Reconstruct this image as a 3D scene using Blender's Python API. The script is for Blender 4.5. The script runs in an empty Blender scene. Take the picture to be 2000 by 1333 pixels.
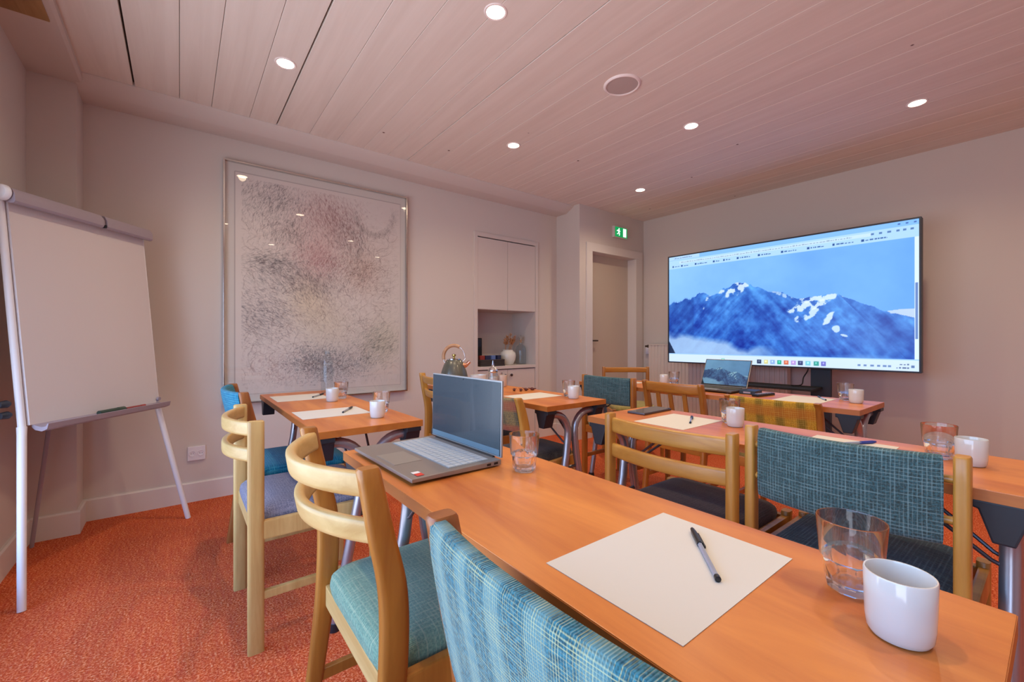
import bpy, bmesh, math, random
import numpy as np
from mathutils import Vector, Matrix

random.seed(7)
rng = np.random.default_rng(11)
scene = bpy.context.scene
COL = scene.collection
PI = math.pi

# ------------------------------------------------------------------ camera
YAW = math.radians(37.77)
cam_data = bpy.data.cameras.new('camera')
cam_data.sensor_width = 36.0
cam_data.lens = 838.0 / 2000.0 * 36.0
cam_data.shift_y = -0.00125
cam_data.clip_start = 0.02
cam = bpy.data.objects.new('camera', cam_data)
cam.location = (0, 0, 1.063)
cam.rotation_euler = (PI / 2, 0, -YAW)
COL.objects.link(cam)
scene.camera = cam

# ------------------------------------------------------------------ view / exposure
EXPO = -0.02
vs = scene.view_settings
vs.view_transform = 'Standard'
vs.look = 'None'
vs.exposure = EXPO
vs.gamma = 1.0
vs.use_curve_mapping = False
cy = scene.cycles
cy.use_denoising = True
cy.max_bounces = 9
cy.diffuse_bounces = 5
cy.glossy_bounces = 5
cy.transmission_bounces = 10
cy.transparent_max_bounces = 12
cy.sample_clamp_indirect = 6.0
cy.blur_glossy = 0.6


def lin(c):
    return tuple(((v / 255.0) / 12.92 if v / 255.0 <= 0.04045 else ((v / 255.0 + 0.055) / 1.055) ** 2.4) for v in c[:3])


# ------------------------------------------------------------------ world: overcast blue daylight outside the windows
SKY = 6.6
world = bpy.data.worlds.new('daylight')
scene.world = world
world.use_nodes = True
nt = world.node_tree
nt.nodes.clear()
wo = nt.nodes.new('ShaderNodeOutputWorld')
wb = nt.nodes.new('ShaderNodeBackground')
wb.inputs['Strength'].default_value = SKY
tc = nt.nodes.new('ShaderNodeTexCoord')
sx = nt.nodes.new('ShaderNodeSeparateXYZ')
wr = nt.nodes.new('ShaderNodeValToRGB')
nt.links.new(tc.outputs['Generated'], sx.inputs[0])
nt.links.new(sx.outputs['Z'], wr.inputs[0])
wr.color_ramp.elements[0].position = 0.0
wr.color_ramp.elements[0].color = (0.66, 0.70, 0.80, 1)
wr.color_ramp.elements[1].position = 1.0
wr.color_ramp.elements[1].color = (0.18, 0.42, 1.0, 1)
e = wr.color_ramp.elements.new(0.02)
e.color = (0.42, 0.66, 1.0, 1)
nt.links.new(wr.outputs[0], wb.inputs[0])
nt.links.new(wb.outputs[0], wo.inputs[0])

# assumed window opening, unseen, added in the left wall to let daylight in
WIN_Y0, WIN_Y1, WIN_Z0, WIN_Z1 = -0.7, 2.55, 0.15, 1.90
XL = -0.633
pl = bpy.data.lights.new('window_portal', 'AREA')
pl.shape = 'RECTANGLE'
pl.size = WIN_Z1 - WIN_Z0
pl.size_y = WIN_Y1 - WIN_Y0
pl.cycles.is_portal = True
po = bpy.data.objects.new('window_portal', pl)
po.location = (XL - 0.16, (WIN_Y0 + WIN_Y1) / 2, (WIN_Z0 + WIN_Z1) / 2)
po.rotation_euler = (0, -PI / 2, 0)
COL.objects.link(po)

# recessed ceiling spots (the fixtures themselves are built with the ceiling)
ZC = 2.51
LAMP_POS = [(0.438, 2.50), (1.964, 2.516), (3.515, 2.515), (1.102, 1.540), (2.735, 1.551),
            (0.44, 0.556), (1.98, 0.556), (3.559, 0.556), (1.10, -0.42), (2.735, -0.42)]  # all here but the one by the big screen are unseen, added for light
LAMP_W = 36.0
for (lx, ly) in LAMP_POS:
    ld = bpy.data.lights.new('downlight_bulb', 'SPOT')
    ld.energy = LAMP_W
    ld.color = (1.0, 0.79, 0.53)
    ld.spot_size = math.radians(150)
    ld.spot_blend = 1.0
    ld.shadow_soft_size = 0.03
    lo = bpy.data.objects.new('downlight_bulb', ld)
    lo.location = (lx, ly, ZC - 0.012)
    COL.objects.link(lo)


# =================================================================== materials
def newmat(name):
    m = bpy.data.materials.new(name)
    m.use_nodes = True
    return m, m.node_tree, m.node_tree.nodes['Principled BSDF']


def plain(name, c, rough=0.5, metal=0.0, spec=0.5, bump=0.0, bscale=200.0, var=0.0, vscale=6.0, coat=0.0):
    m, nt, b = newmat(name)
    col = lin(c) + (1,)
    b.inputs['Base Color'].default_value = col
    b.inputs['Roughness'].default_value = rough
    b.inputs['Metallic'].default_value = metal
    b.inputs['Specular IOR Level'].default_value = spec
    b.inputs['Coat Weight'].default_value = coat
    if var or bump:
        tc = nt.nodes.new('ShaderNodeTexCoord')
    if var:
        n = nt.nodes.new('ShaderNodeTexNoise')
        n.inputs['Scale'].default_value = vscale
        n.inputs['Detail'].default_value = 4
        nt.links.new(tc.outputs['Object'], n.inputs['Vector'])
        mx = nt.nodes.new('ShaderNodeMix')
        mx.data_type = 'RGBA'
        mx.inputs[6].default_value = tuple(v * (1 - var) for v in col[:3]) + (1,)
        mx.inputs[7].default_value = tuple(min(1, v * (1 + var)) for v in col[:3]) + (1,)
        nt.links.new(n.outputs['Fac'], mx.inputs[0])
        nt.links.new(mx.outputs[2], b.inputs['Base Color'])
    if bump:
        n2 = nt.nodes.new('ShaderNodeTexNoise')
        n2.inputs['Scale'].default_value = bscale
        n2.inputs['Detail'].default_value = 3
        nt.links.new(tc.outputs['Object'], n2.inputs['Vector'])
        bp = nt.nodes.new('ShaderNodeBump')
        bp.inputs['Strength'].default_value = bump
        bp.inputs['Distance'].default_value = 0.002
        nt.links.new(n2.outputs['Fac'], bp.inputs['Height'])
        nt.links.new(bp.outputs[0], b.inputs['Normal'])
    return m


def wood(name, c1, c2, axis='Z', rough=0.4, scale=1.0, stretch=14.0, knots=False, coat=0.0):
    """grain running along one object axis"""
    m, nt, b = newmat(name)
    tc = nt.nodes.new('ShaderNodeTexCoord')
    mp = nt.nodes.new('ShaderNodeMapping')
    s = [18 * scale] * 3
    s['XYZ'.index(axis)] = 18 * scale / stretch
    mp.inputs['Scale'].default_value = s
    oi = nt.nodes.new('ShaderNodeObjectInfo')
    add = nt.nodes.new('ShaderNodeVectorMath')
    add.operation = 'ADD'
    mul = nt.nodes.new('ShaderNodeMath')
    mul.operation = 'MULTIPLY'
    mul.inputs[1].default_value = 23.0
    nt.links.new(oi.outputs['Random'], mul.inputs[0])
    nt.links.new(tc.outputs['Object'], mp.inputs[0])
    nt.links.new(mp.outputs[0], add.inputs[0])
    nt.links.new(mul.outputs[0], add.inputs[1])
    n = nt.nodes.new('ShaderNodeTexNoise')
    n.inputs['Scale'].default_value = 1.0
    n.inputs['Detail'].default_value = 6
    n.inputs['Roughness'].default_value = 0.62
    n.inputs['Distortion'].default_value = 0.5
    nt.links.new(add.outputs[0], n.inputs['Vector'])
    r = nt.nodes.new('ShaderNodeValToRGB')
    r.color_ramp.elements[0].position = 0.30
    r.color_ramp.elements[0].color = lin(c2) + (1,)
    r.color_ramp.elements[1].position = 0.68
    r.color_ramp.elements[1].color = lin(c1) + (1,)
    nt.links.new(n.outputs['Fac'], r.inputs[0])
    last = r.outputs[0]
    if knots:
        v = nt.nodes.new('ShaderNodeTexVoronoi')
        v.inputs['Scale'].default_value = 3.2
        nt.links.new(tc.outputs['Object'], v.inputs['Vector'])
        kr = nt.nodes.new('ShaderNodeValToRGB')
        kr.color_ramp.elements[0].position = 0.022
        kr.color_ramp.elements[0].color = (1, 1, 1, 1)
        kr.color_ramp.elements[1].position = 0.034
        kr.color_ramp.elements[1].color = (0, 0, 0, 1)
        nt.links.new(v.outputs['Distance'], kr.inputs[0])
        mx = nt.nodes.new('ShaderNodeMix')
        mx.data_type = 'RGBA'
        mx.inputs[7].default_value = lin((105, 72, 62)) + (1,)
        nt.links.new(kr.outputs[0], mx.inputs[0])
        nt.links.new(last, mx.inputs[6])
        last = mx.outputs[2]
    nt.links.new(last, b.inputs['Base Color'])
    b.inputs['Roughness'].default_value = rough
    b.inputs['Coat Weight'].default_value = coat
    b.inputs['Coat Roughness'].default_value = 0.25
    bp = nt.nodes.new('ShaderNodeBump')
    bp.inputs['Strength'].default_value = 0.08
    bp.inputs['Distance'].default_value = 0.001
    nt.links.new(n.outputs['Fac'], bp.inputs['Height'])
    nt.links.new(bp.outputs[0], b.inputs['Normal'])
    return m


def mixrgb(nt, fac, a, b2):
    mx = nt.nodes.new('ShaderNodeMix')
    mx.data_type = 'RGBA'
    for sock, val in ((0, fac), (6, a), (7, b2)):
        if hasattr(val, 'links'):
            nt.links.new(val, mx.inputs[sock])
        else:
            mx.inputs[sock].default_value = val
    return mx.outputs[2]


def fabric(name, base, dark, light, axes='YZ', freq=70.0, amount=0.55, plaid=None, thread=30.0):
    """woven cloth: thread bands across two object axes, noise between yarn colours"""
    m, nt, b = newmat(name)
    tc = nt.nodes.new('ShaderNodeTexCoord')
    n = nt.nodes.new('ShaderNodeTexNoise')
    n.inputs['Scale'].default_value = 260.0
    n.inputs['Detail'].default_value = 2
    nt.links.new(tc.outputs['Object'], n.inputs['Vector'])
    rm = nt.nodes.new('ShaderNodeValToRGB')
    rm.color_ramp.elements[0].position = 0.36
    rm.color_ramp.elements[1].position = 0.64
    rm.color_ramp.elements[0].color = lin(dark) + (1,)
    rm.color_ramp.elements[1].color = lin(base) + (1,)
    nt.links.new(n.outputs['Fac'], rm.inputs[0])
    col = rm.outputs[0]
    if plaid:
        for ax, sc, c, ph in plaid:
            w = nt.nodes.new('ShaderNodeTexWave')
            w.wave_type = 'BANDS'
            w.bands_direction = ax
            w.wave_profile = 'SIN'
            w.inputs['Scale'].default_value = sc
            w.inputs['Distortion'].default_value = 0.3
            w.inputs['Phase Offset'].default_value = ph
            nt.links.new(tc.outputs['Object'], w.inputs['Vector'])
            rr = nt.nodes.new('ShaderNodeValToRGB')
            rr.color_ramp.elements[0].position = 0.45
            rr.color_ramp.elements[1].position = 0.85
            rr.color_ramp.elements[1].color = (0.75, 0.75, 0.75, 1)
            nt.links.new(w.outputs['Fac'], rr.inputs[0])
            col = mixrgb(nt, rr.outputs[0], col, lin(c) + (1,))
    bumps = []
    for i, ax in enumerate(axes):
        w = nt.nodes.new('ShaderNodeTexWave')
        w.wave_type = 'BANDS'
        w.bands_direction = ax
        w.wave_profile = 'SIN'
        w.inputs['Scale'].default_value = freq
        w.inputs['Distortion'].default_value = 0.6
        w.inputs['Detail'].default_value = 2.0
        w.inputs['Detail Scale'].default_value = 0.6
        nt.links.new(tc.outputs['Object'], w.inputs['Vector'])
        bumps.append(w.outputs['Fac'])
        # regular light threads, broken up along their length
        w3 = nt.nodes.new('ShaderNodeTexWave')
        w3.wave_type = 'BANDS'
        w3.bands_direction = ax
        w3.wave_profile = 'SIN'
        w3.inputs['Scale'].default_value = thread * (1.0 if i else 1.13)
        w3.inputs['Distortion'].default_value = 0.5
        w3.inputs['Detail'].default_value = 1.0
        nt.links.new(tc.outputs['Object'], w3.inputs['Vector'])
        n2 = nt.nodes.new('ShaderNodeTexNoise')
        n2.inputs['Scale'].default_value = 1.0
        n2.inputs['Detail'].default_value = 3
        mp = nt.nodes.new('ShaderNodeMapping')
        s = [16.0] * 3
        s['XYZ'.index(ax)] = thread * 3.0
        mp.inputs['Scale'].default_value = s
        nt.links.new(tc.outputs['Object'], mp.inputs[0])
        nt.links.new(mp.outputs[0], n2.inputs['Vector'])
        pr = nt.nodes.new('ShaderNodeMath')
        pr.operation = 'MULTIPLY'
        nt.links.new(w3.outputs['Fac'], pr.inputs[0])
        nt.links.new(n2.outputs['Fac'], pr.inputs[1])
        rr = nt.nodes.new('ShaderNodeValToRGB')
        rr.color_ramp.elements[0].position = 0.34
        rr.color_ramp.elements[1].position = 0.60
        rr.color_ramp.elements[1].color = (amount, amount, amount, 1)
        nt.links.new(pr.outputs[0], rr.inputs[0])
        col = mixrgb(nt, rr.outputs[0], col, lin(light) + (1,))
    nt.links.new(col, b.inputs['Base Color'])
    b.inputs['Roughness'].default_value = 0.9
    b.inputs['Specular IOR Level'].default_value = 0.2
    b.inputs['Sheen Weight'].default_value = 0.15
    mm = nt.nodes.new('ShaderNodeMath')
    mm.operation = 'MULTIPLY'
    nt.links.new(bumps[0], mm.inputs[0])
    nt.links.new(bumps[1], mm.inputs[1])
    bp = nt.nodes.new('ShaderNodeBump')
    bp.inputs['Strength'].default_value = 0.5
    bp.inputs['Distance'].default_value = 0.002
    nt.links.new(mm.outputs[0], bp.inputs['Height'])
    nt.links.new(bp.outputs[0], b.inputs['Normal'])
    return m


def carpet_mat():
    m, nt, b = newmat('carpet_orange')
    tc = nt.nodes.new('ShaderNodeTexCoord')
    n = nt.nodes.new('ShaderNodeTexNoise')
    n.inputs['Scale'].default_value = 140.0
    n.inputs['Detail'].default_value = 4
    n.inputs['Roughness'].default_value = 0.7
    nt.links.new(tc.outputs['Object'], n.inputs['Vector'])
    r = nt.nodes.new('ShaderNodeValToRGB')
    cr = r.color_ramp
    cr.elements[0].position = 0.36
    cr.elements[0].color = lin((164, 62, 34)) + (1,)
    cr.elements[1].position = 0.68
    cr.elements[1].color = lin((244, 176, 132)) + (1,)
    e = cr.elements.new(0.5)
    e.color = lin((214, 96, 50)) + (1,)
    nt.links.new(n.outputs['Fac'], r.inputs[0])
    n3 = nt.nodes.new('ShaderNodeTexNoise')
    n3.inputs['Scale'].default_value = 1.0
    n3.inputs['Detail'].default_value = 5
    mp = nt.nodes.new('ShaderNodeMapping')
    mp.inputs['Scale'].default_value = (70, 9, 10)
    nt.links.new(tc.outputs['Object'], mp.inputs[0])
    nt.links.new(mp.outputs[0], n3.inputs['Vector'])
    r3 = nt.nodes.new('ShaderNodeValToRGB')
    r3.color_ramp.elements[0].position = 0.38
    r3.color_ramp.elements[0].color = (0, 0, 0, 1)
    r3.color_ramp.elements[1].position = 0.75
    r3.color_ramp.elements[1].color = (0.5, 0.5, 0.5, 1)
    nt.links.new(n3.outputs['Fac'], r3.inputs[0])
    col = mixrgb(nt, r3.outputs[0], r.outputs[0], lin((186, 66, 54)) + (1,))
    nt.links.new(col, b.inputs['Base Color'])
    b.inputs['Roughness'].default_value = 1.0
    b.inputs['Specular IOR Level'].default_value = 0.05
    bp = nt.nodes.new('ShaderNodeBump')
    bp.inputs['Strength'].default_value = 0.8
    bp.inputs['Distance'].default_value = 0.006
    nt.links.new(n.outputs['Fac'], bp.inputs['Height'])
    nt.links.new(bp.outputs[0], b.inputs['Normal'])
    return m


def emis(name, c, strength):
    m, nt, b = newmat(name)
    b.inputs['Base Color'].default_value = lin(c) + (1,)
    b.inputs['Emission Color'].default_value = lin(c) + (1,)
    b.inputs['Emission Strength'].default_value = strength
    return m


def glassmat(name, tint=(255, 255, 255), ior=1.48, clear=0.08):
    """clear tumbler glass: refraction blended with straight transmission"""
    m, nt, b = newmat(name)
    b.inputs['Base Color'].default_value = lin(tint) + (1,)
    b.inputs['Transmission Weight'].default_value = 1.0
    b.inputs['Roughness'].default_value = 0.0
    b.inputs['IOR'].default_value = ior
    o = [n for n in nt.nodes if n.type == 'OUTPUT_MATERIAL'][0]
    t = nt.nodes.new('ShaderNodeBsdfTransparent')
    mx = nt.nodes.new('ShaderNodeMixShader')
    mx.inputs[0].default_value = clear
    nt.links.new(b.outputs[0], mx.inputs[1])
    nt.links.new(t.outputs[0], mx.inputs[2])
    nt.links.new(mx.outputs[0], o.inputs['Surface'])
    return m


def thinglass(name, tint=(255, 255, 255), refl=1.0):
    """flat pane: clear transmission plus Fresnel mirror reflection"""
    m = bpy.data.materials.new(name)
    m.use_nodes = True
    nt = m.node_tree
    nt.nodes.clear()
    o = nt.nodes.new('ShaderNodeOutputMaterial')
    t = nt.nodes.new('ShaderNodeBsdfTransparent')
    t.inputs[0].default_value = lin(tint) + (1,)
    g = nt.nodes.new('ShaderNodeBsdfGlossy')
    g.inputs['Roughness'].default_value = 0.0
    lw = nt.nodes.new('ShaderNodeLayerWeight')
    lw.inputs['Blend'].default_value = 0.5
    pw = nt.nodes.new('ShaderNodeMath')
    pw.operation = 'POWER'
    pw.inputs[1].default_value = 4.0
    nt.links.new(lw.outputs['Facing'], pw.inputs[0])
    mu = nt.nodes.new('ShaderNodeMath')
    mu.operation = 'MULTIPLY_ADD'
    mu.inputs[1].default_value = 0.85 * refl
    mu.inputs[2].default_value = 0.04 * refl
    nt.links.new(pw.outputs[0], mu.inputs[0])
    mx = nt.nodes.new('ShaderNodeMixShader')
    nt.links.new(mu.outputs[0], mx.inputs[0])
    nt.links.new(t.outputs[0], mx.inputs[1])
    nt.links.new(g.outputs[0], mx.inputs[2])
    nt.links.new(mx.outputs[0], o.inputs[0])
    return m


def attrmat(name, rough, emit=0.0, gloss=0.5):
    m, nt, b = newmat(name)
    a = nt.nodes.new('ShaderNodeAttribute')
    a.attribute_name = 'print'
    b.inputs['Roughness'].default_value = rough
    b.inputs['Specular IOR Level'].default_value = gloss
    if emit:
        b.inputs['Base Color'].default_value = (0.01, 0.01, 0.012, 1)
        nt.links.new(a.outputs['Color'], b.inputs['Emission Color'])
        b.inputs['Emission Strength'].default_value = emit
    else:
        nt.links.new(a.outputs['Color'], b.inputs['Base Color'])
    return m


MT = {}
MT['wall'] = plain('wall_paint', (208, 198, 191), 0.85, spec=0.2, bump=0.05, bscale=260)
MT['trim'] = plain('trim_paint', (216, 208, 203), 0.5, spec=0.4)
MT['cab'] = plain('cabinet_paint', (208, 197, 190), 0.5, spec=0.4)
MT['doorp'] = plain('door_paint', (200, 186, 172), 0.5, spec=0.4)
MT['plank'] = wood('whitewashed_plank', (228, 217, 207), (218, 205, 194), 'Y', 0.75, 1.0, 22, knots=True)
MT['slab'] = plain('ceiling_gap_dark', (70, 55, 50), 0.9)
MT['carpet'] = carpet_mat()
MT['insetwood'] = wood('beige_wood_inset', (176, 140, 92), (140, 104, 60), 'Y', 0.6)
MT['top'] = wood('cherry_laminate', (214, 134, 60), (172, 88, 36), 'Y', 0.38, 0.55, 7, coat=0.15)
MT['edge'] = wood('cherry_edge_band', (188, 112, 44), (160, 86, 32), 'Y', 0.45, 0.6, 10)
MT['steel'] = plain('painted_steel_tube', (172, 172, 182), 0.30, 0.8)
MT['bracket'] = plain('black_plastic_bracket', (30, 30, 38), 0.5)
MT['brace'] = plain('dark_steel_rod', (96, 92, 98), 0.35, 0.8)
MT['oak'] = wood('honey_oak', (200, 146, 66), (166, 110, 40), 'Z', 0.36, 1.2, 10, coat=0.2)
MT['oak_pale'] = wood('pale_oak', (208, 174, 112), (178, 136, 76), 'Z', 0.4, 1.2, 10, coat=0.15)
MT['oak_y'] = wood('honey_oak_rail', (200, 146, 66), (166, 110, 40), 'Y', 0.36, 1.2, 10, coat=0.2)
MT['oak_pale_y'] = wood('pale_oak_rail', (212, 178, 118), (184, 144, 84), 'Y', 0.4, 1.2, 10, coat=0.15)
MT['walnut'] = wood('brown_oak', (166, 100, 48), (124, 66, 28), 'Z', 0.36, 1.2, 10, coat=0.2)
MT['walnut_y'] = wood('brown_oak_rail', (170, 104, 50), (128, 70, 30), 'Y', 0.36, 1.2, 10, coat=0.2)
MT['amber'] = wood('amber_oak', (180, 118, 46), (148, 86, 28), 'Z', 0.36, 1.2, 10, coat=0.2)
MT['amber_y'] = wood('amber_oak_rail', (192, 128, 48), (160, 94, 30), 'Y', 0.36, 1.2, 10, coat=0.2)
MT['white'] = plain('white_enamel', (232, 232, 236), 0.35)
MT['board'] = plain('whiteboard_enamel', (214, 206, 206), 0.12, spec=0.6)
MT['greyplastic'] = plain('grey_mauve_plastic', (158, 146, 156), 0.45)
MT['black'] = plain('black_plastic', (24, 24, 27), 0.4)
MT['blackmatte'] = plain('black_matte', (18, 18, 20), 0.7)
MT['navy'] = plain('navy_steel', (36, 40, 52), 0.45)
MT['ceramic'] = plain('white_porcelain', (212, 208, 202), 0.12, spec=0.6, coat=0.3)
MT['paper'] = plain('white_paper', (206, 202, 194), 0.8, spec=0.2)
MT['glass'] = glassmat('tumbler_glass')
MT['pane'] = thinglass('picture_glass', refl=1.0)
MT['winpane'] = thinglass('window_glass')
MT['silver'] = plain('polished_silver_frame', (205, 200, 195), 0.18, 1.0)
MT['chrome'] = plain('chrome', (215, 215, 218), 0.12, 1.0)
MT['brass'] = plain('brass_knob', (190, 160, 90), 0.25, 1.0)
MT['alu'] = plain('laptop_aluminium', (150, 142, 136), 0.42, 0.6)
MT['alulid'] = plain('laptop_lid_aluminium', (168, 166, 164), 0.4, 0.6)
MT['key'] = plain('laptop_key_grey', (170, 178, 184), 0.5)
MT['deck'] = plain('laptop_key_well', (128, 134, 138), 0.5)
MT['smallkey'] = plain('small_laptop_key', (70, 66, 52), 0.5)
MT['darkalu'] = plain('dark_laptop_shell', (92, 84, 74), 0.4, 0.4)
MT['screenoff'] = plain('dark_display', (26, 54, 66), 0.26, spec=0.9, coat=0.3)
MT['kettle'] = plain('grey_green_kettle', (92, 92, 82), 0.3, 0.2, coat=0.3)
MT['beech'] = wood('beech_handle', (196, 150, 110), (166, 118, 80), 'X', 0.4)
MT['copper'] = plain('copper', (222, 160, 130), 0.25, 1.0)
MT['sweet'] = plain('dark_brown_wrapper', (92, 36, 22), 0.3, coat=0.4)
MT['basket'] = plain('dark_wicker', (62, 52, 50), 0.8, bump=0.6, bscale=60)
MT['vase'] = plain('white_glazed_vase', (226, 222, 212), 0.25, coat=0.3)
MT['dried'] = plain('dried_grass', (176, 124, 84), 0.9, var=0.3, vscale=40)
MT['radiator'] = plain('radiator_enamel', (218, 208, 198), 0.4)
MT['grille'] = plain('speaker_grille', (186, 170, 164), 0.6, bump=0.5, bscale=500)
MT['ringw'] = plain('speaker_ring', (240, 228, 224), 0.5)
MT['lamp'] = emis('downlight_lens', (255, 236, 205), 14.0)
MT['exitgreen'] = emis('exit_green', (0, 150, 80), 0.9)
MT['exitwhite'] = emis('exit_white', (225, 255, 240), 1.4)
MT['tan_plastic'] = plain('clear_pen_barrel', (150, 156, 170), 0.15, coat=0.5)
MT['penblack'] = plain('black_pen_cap', (28, 30, 34), 0.3)
MT['penblue'] = plain('blue_pen_cap', (40, 62, 150), 0.3)
MT['red'] = plain('red_pack', (150, 54, 46), 0.4)
MT['blue'] = plain('blue_pack', (96, 118, 170), 0.4)
MT['dark'] = plain('dark_pack', (40, 42, 74), 0.4)
MT['sugar'] = plain('white_sugar', (240, 236, 230), 0.9)
MT['socket'] = plain('socket_plastic', (226, 222, 228), 0.35)
MT['handle'] = plain('dark_nickel', (96, 88, 82), 0.3, 0.9)
MT['phone'] = plain('phone_glass', (52, 54, 58), 0.1, spec=0.8, coat=0.8)
MT['phoneedge'] = plain('phone_edge', (96, 90, 92), 0.3, 0.8)
MT['cream'] = plain('beige_tumbler', (206, 186, 168), 0.3)

F = {}
F['turq'] = fabric('turquoise_wool', (18, 128, 158), (12, 92, 130), (90, 176, 190), 'YZ', 90, 0.45)
F['turq_s'] = fabric('turquoise_wool_seat', (16, 122, 156), (10, 84, 122), (70, 160, 180), 'XY', 90, 0.45)
F['grey'] = fabric('grey_blue_wool', (134, 130, 146), (88, 90, 112), (160, 156, 168), 'XY', 120, 0.3)
F['sage'] = fabric('sage_teal_cloth', (122, 152, 128), (92, 126, 110), (172, 178, 146), 'XY', 150, 0.4)
F['bluet'] = fabric('blue_green_tweed', (52, 114, 128), (38, 76, 86), (188, 184, 132), 'YZ', 110, 0.55, thread=90.0,
                    plaid=[('Y', 5.0, (98, 136, 138), 0.4)])
F['bluet_s'] = fabric('blue_green_tweed_seat', (66, 118, 134), (48, 88, 104), (120, 150, 140), 'XY', 70, 0.5)
F['tweed'] = fabric('teal_tweed', (64, 100, 106), (54, 68, 66), (130, 160, 160), 'YZ', 80, 0.55, thread=38.0)
F['tweed_s'] = fabric('teal_tweed_seat', (44, 78, 92), (36, 50, 58), (96, 124, 136), 'XY', 40, 0.6)
F['tweed2'] = fabric('dusky_teal_tweed', (62, 104, 112), (48, 62, 62), (112, 140, 146), 'YZ', 40, 0.6)
F['green_s'] = fabric('pale_green_seat', (160, 184, 146), (124, 150, 118), (190, 204, 176), 'XY', 60, 0.4)
F['brown_s'] = fabric('dark_brown_seat', (84, 70, 70), (60, 48, 48), (104, 90, 88), 'XY', 70, 0.4)
F['char_s'] = fabric('charcoal_seat', (78, 74, 72), (54, 52, 52), (100, 96, 92), 'XY', 70, 0.4)
F['plaidd'] = fabric('autumn_plaid', (150, 124, 72), (92, 82, 64), (170, 150, 100), 'YZ', 60, 0.3,
                     plaid=[('Y', 3.6, (70, 70, 58), 0.0), ('Z', 2.6, (160, 78, 56), 2.0)])
F['plaidy'] = fabric('yellow_plaid', (214, 164, 48), (176, 124, 34), (226, 190, 90), 'YZ', 60, 0.3,
                     plaid=[('Y', 3.4, (104, 92, 34), 0.6), ('Z', 2.4, (188, 108, 34), 1.0)])
F['olive_s'] = fabric('olive_seat', (166, 152, 86), (128, 116, 62), (184, 172, 112), 'XY', 60, 0.4)


# =================================================================== mesh helpers
class MB:
    def __init__(self):
        self.v = []
        self.f = []

    def add(self, verts, faces):
        n = len(self.v)
        self.v += [tuple(p) for p in verts]
        self.f += [tuple(i + n for i in fc) for fc in faces]
        return self

    def box(self, x0, x1, y0, y1, z0, z1):
        vs_ = [(x, y, z) for z in (z0, z1) for y in (y0, y1) for x in (x0, x1)]
        return self.add(vs_, [(0, 2, 3, 1), (4, 5, 7, 6), (0, 1, 5, 4), (2, 6, 7, 3), (0, 4, 6, 2), (1, 3, 7, 5)])

    def prism(self, poly, a, b, axis='x'):
        """poly of (p,q) extruded from a to b. axis x:(y,z)  y:(x,z)  z:(x,y)"""
        def pt(t, p, q):
            return (t, p, q) if axis == 'x' else ((p, t, q) if axis == 'y' else (p, q, t))
        n = len(poly)
        vs_ = [pt(a, *p) for p in poly] + [pt(b, *p) for p in poly]
        fs = [tuple(range(n)), tuple(range(2 * n - 1, n - 1, -1))]
        fs += [(i, (i + 1) % n, n + (i + 1) % n, n + i) for i in range(n)]
        return self.add(vs_, fs)

    def rings(self, rings, cap=True, closed=False):
        n = len(rings[0])
        vs_ = [p for r in rings for p in r]
        fs = []
        m = len(rings)
        for i in range(m - 1 + (1 if closed else 0)):
            a, b = i * n, ((i + 1) % m) * n
            fs += [(a + j, a + (j + 1) % n, b + (j + 1) % n, b + j) for j in range(n)]
        if cap and not closed:
            fs += [tuple(range(n - 1, -1, -1)), tuple((m - 1) * n + j for j in range(n))]
        return self.add(vs_, fs)

    def tube(self, pts, r, n=10, cap=True):
        pts = [Vector(p) for p in pts]
        rr = r if isinstance(r, (list, tuple)) else [r] * len(pts)
        rings = []
        up = None
        for i, p in enumerate(pts):
            d = (pts[min(i + 1, len(pts) - 1)] - pts[max(i - 1, 0)]).normalized()
            if up is None:
                up = Vector((0, 0, 1)) if abs(d.z) < 0.9 else Vector((1, 0, 0))
            s = d.cross(up).normalized()
            u = s.cross(d).normalized()
            up = u
            rings.append([p + (s * math.cos(2 * PI * k / n) + u * math.sin(2 * PI * k / n)) * rr[i] for k in range(n)])
        return self.rings(rings, cap)

    def lathe(self, prof, n=32, c=(0, 0, 0), cap=True, axis='z'):
        rings = []
        for (r, z) in prof:
            ring = []
            for k in range(n):
                a = 2 * PI * k / n
                p = (r * math.cos(a), r * math.sin(a), z)
                if axis == 'x':
                    p = (p[2], p[0], p[1])
                elif axis == 'y':
                    p = (p[0], p[2], -p[1])
                ring.append((p[0] + c[0], p[1] + c[1], p[2] + c[2]))
            rings.append(ring)
        return self.rings(rings, cap)

    def build(self, name, mat, parent=None, smooth=None, bevel=0.0, seg=2, loc=None, rotz=None):
        me = bpy.data.meshes.new(name)
        me.from_pydata(self.v, [], self.f)
        bm = bmesh.new()
        bm.from_mesh(me)
        bmesh.ops.recalc_face_normals(bm, faces=bm.faces)
        if bevel > 0:
            es = [e for e in bm.edges if len(e.link_faces) == 2 and e.calc_face_angle(0) > 0.6]
            bmesh.ops.bevel(bm, geom=es, offset=bevel, segments=seg, profile=0.7, affect='EDGES', clamp_overlap=True)
        bm.to_mesh(me)
        bm.free()
        if smooth is not None:
            me.shade_smooth()
            if smooth > 0:
                try:
                    me.set_sharp_from_angle(angle=math.radians(smooth))
                except Exception:
                    pass
        me.materials.append(mat)
        o = bpy.data.objects.new(name, me)
        COL.objects.link(o)
        if parent:
            o.parent = parent
        if loc is not None:
            o.location = loc
        if rotz is not None:
            o.rotation_euler = (0, 0, rotz)
        return o


def box(x0, x1, y0, y1, z0, z1):
    return MB().box(x0, x1, y0, y1, z0, z1)


def thing(name, label, cat, loc=(0, 0, 0), rotz=0.0, group=None):
    o = bpy.data.objects.new(name, None)
    o.empty_display_size = 0.05
    COL.objects.link(o)
    o.location = loc
    o.rotation_euler = (0, 0, rotz)
    return tag(o, label, cat, group)


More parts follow.
